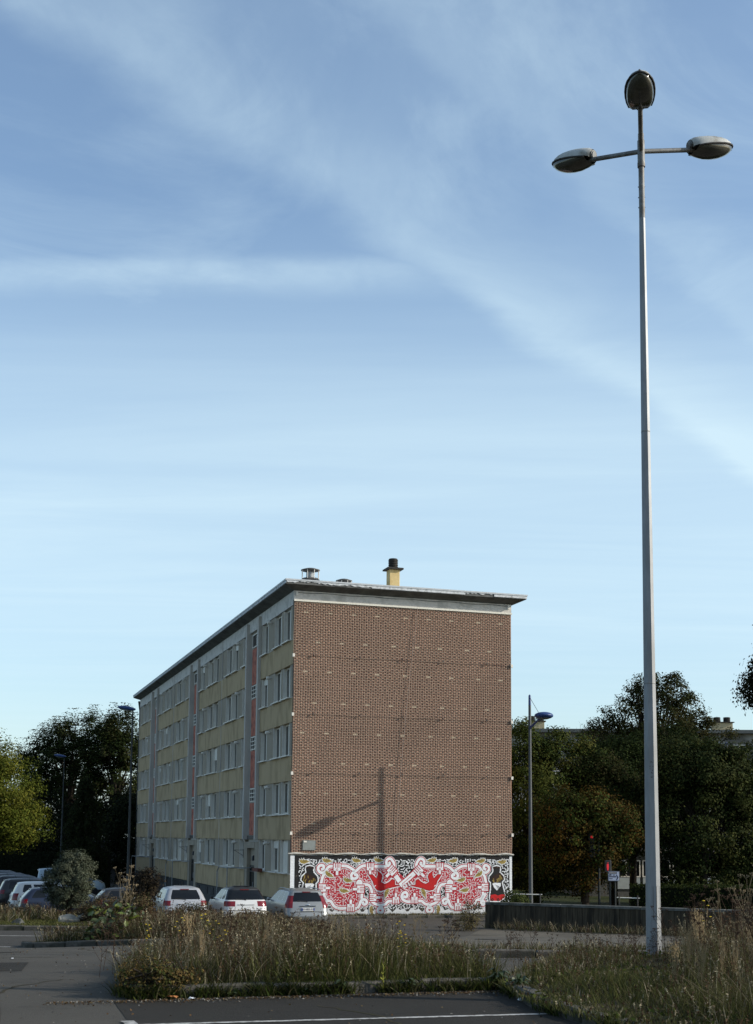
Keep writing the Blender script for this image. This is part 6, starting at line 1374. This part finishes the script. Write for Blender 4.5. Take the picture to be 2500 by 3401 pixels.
# yellow flowered ragwort
def flower_mesh(seed):
    rg = random.Random(seed); q = MB(); q.tube([(0, 0, 0), (.02, 0, .5), (.03, .02, 1.)], [.006, .005, .003], 5)
    for i in range(5):
        a = rg.uniform(0, 6.28); z = rg.uniform(.5, .85); e_ = Vector((cos(a)*.1, sin(a)*.1, z+.15)); q.tube([(.02, 0, z), tuple(e_)], .003, 4)
        q.lathe([(.004, -.006), (.026, .004), (.02, .012), (.004, .014)], tuple(e_), 8, m=1)
    q.lathe([(.004, -.006), (.028, .004), (.02, .012), (.004, .014)], (.03, .02, 1.), 8, m=1)
    for k in range(8): z = rg.uniform(.05, .7); a = rg.uniform(0, 6.28); q.add([(0, 0, z), (cos(a)*.05-sin(a)*.014, sin(a)*.05+cos(a)*.014, z+.03), (cos(a)*.1, sin(a)*.1, z+.02), (cos(a)*.05+sin(a)*.014, sin(a)*.05-cos(a)*.014, z+.03)], [(0, 1, 2, 3)])
    return q.mesh('ragwort', [mat('ragwort_stem', (.05, .07, .02), (.04, .055, .016), 10), mat('ragwort_petal', (.62, .45, .02), (.55, .38, .02), 10)])
FM = [flower_mesh(1), flower_mesh(2)]
for i, (x, y, s) in enumerate(((-2.55, 17.2, .62), (-2.9, 16.8, .55), (-2.75, 16.4, .42), (-2.2, 17.5, .66), (-2.05, 16.9, .6), (-1.9, 16.5, .5), (.32, 16.6, .62), (.36, 16.2, .5))):
    tag(link('ragwort', FM[i % 2], loc=(x, y, T(x, y)+.09), rot=(0, .05, i*1.3), scale=(s, s, s)), 'yellow flowered ragwort on the foreground island', 'flower', 'yellow flowers on the island')
tag(link('ragwort', FM[0], loc=(4.72, 19.0, T(4.7, 19)+.08), rot=(0, 0, 1), scale=(.85, .85, .85)), 'yellow flowered ragwort just right of the big lamp post', 'flower', 'yellow flowers by the lamp')
# small upright yellow-green seedling at the kerb, leafy rosettes
def rosette(seed, n, L, m_, rise=.35):
    rg = random.Random(seed); q = MB()
    for i in range(n):
        a = rg.uniform(0, 6.28); l = L*rg.uniform(.6, 1.2); w = l*.16; ca, sa = cos(a), sin(a); r_ = rise*rg.uniform(.4, 1.6)
        q.add([(0, 0, .01), (ca*l*.5-sa*w, sa*l*.5+ca*w, l*r_), (ca*l, sa*l, l*r_*.8), (ca*l*.5+sa*w, sa*l*.5-ca*w, l*r_)], [(0, 1, 2, 3)])
    return q.mesh('leafy_weed', m_)
RM = [rosette(1, 22, .11, LM[2]), rosette(2, 26, .12, LM[2], .6), rosette(3, 34, .13, LM[2], .9)]
lab = ['leafy weed at the kerb foot left of the broken kerb stone', 'leafy weed in the kerb joint below the green tufts', 'leafy weed at the kerb near the middle of the island', 'leafy weed growing at the island kerb below the silver estate', 'leafy weed at the right tip of the island kerb', 'bushy weed where the island meets the right hand verge']
for i, (x, y, k) in enumerate(((-1.55, 14.6, 0), (-.75, 14.85, 0), (-.35, 14.98, 1), (.38, 15.2, 1), (1.45, 15.5, 2), (1.62, 14.9, 2))):
    tag(link('leafy_weed', RM[k], loc=(x, y, T(x, y)+.01), rot=(0, 0, i), scale=(1.15,)*3), lab[i], 'weed', 'leafy weeds along the kerb')
q = MB(); rg_ = random.Random(5); q.tube([(0, 0, 0), (0, 0, .3)], .005, 4)
for i in range(46): z = rg_.uniform(.03, .32); a = rg_.uniform(0, 6.28); l = .05*(1.15-z*2.2)+.015; q.add([(0, 0, z), (cos(a)*l*.6-sin(a)*.006, sin(a)*l*.6+cos(a)*.006, z+.02), (cos(a)*l, sin(a)*l, z+.035), (cos(a)*l*.6+sin(a)*.006, sin(a)*l*.6-cos(a)*.006, z+.02)], [(0, 1, 2, 3)])
tag(q.build('seedling', mat('lime_leaf', (.22, .22, .03), (.17, .18, .025), 10), loc=(.10, 15.06, .01)), 'small upright lime green seedling at the island kerb', 'weed')
tree('low_shrub', 'low rusty green shrub spilling over the left corner of the island kerb', (-2.45, 14.5, .0), [(0, 0, .20, .34, .28, .2, 2), (.25, .1, .16, .3, .2, .14, 1)], 120, 26, .06, .035, [(.10, .075, .025), (.07, .06, .022), (.05, .06, .018), (.13, .085, .03)], (.012, .2), 70, cat='shrub', limbs=60, crown_name='foliage')
# litter
def paper(loc, label, seed, s, m_):
    rg = random.Random(seed); q = MB(); n = 5; vs = [((i/n-.5)*s*1.5, (j/n-.5)*s, rg.uniform(0, s*.4)) for i in range(n+1) for j in range(n+1)]; q.add(vs, [(i*(n+1)+j, (i+1)*(n+1)+j, (i+1)*(n+1)+j+1, i*(n+1)+j+1) for i in range(n) for j in range(n)])
    tag(q.build('litter', m_, loc=loc, rot=(0, 0, seed)), label, 'litter')
M_paper = mat('paper', (.66, .68, .70), (.6, .62, .64), 6, .8); M_can = mat('orange_wrapper', (.4, .16, .05), (.3, .12, .04), 6, .6)
paper((1.60, 14.4, .005), 'crumpled white paper on the asphalt near the right hand verge', 1, .085, M_paper); paper((-1.95, 14.32, .005), 'small pale scrap at the foot of the island kerb', 2, .06, M_paper); paper((-2.15, 14.3, .02), 'orange leaf-like wrapper by the island corner', 3, .07, M_can)
paper((1.25, 19.4, T(1.2, 19.4)+.1), 'white scrap lying behind the right end of the island', 4, .07, M_paper); paper((-5.3, 19.5, T(-5.3, 19.5)+.005), 'tiny white scrap on the asphalt at the left', 5, .04, M_paper)
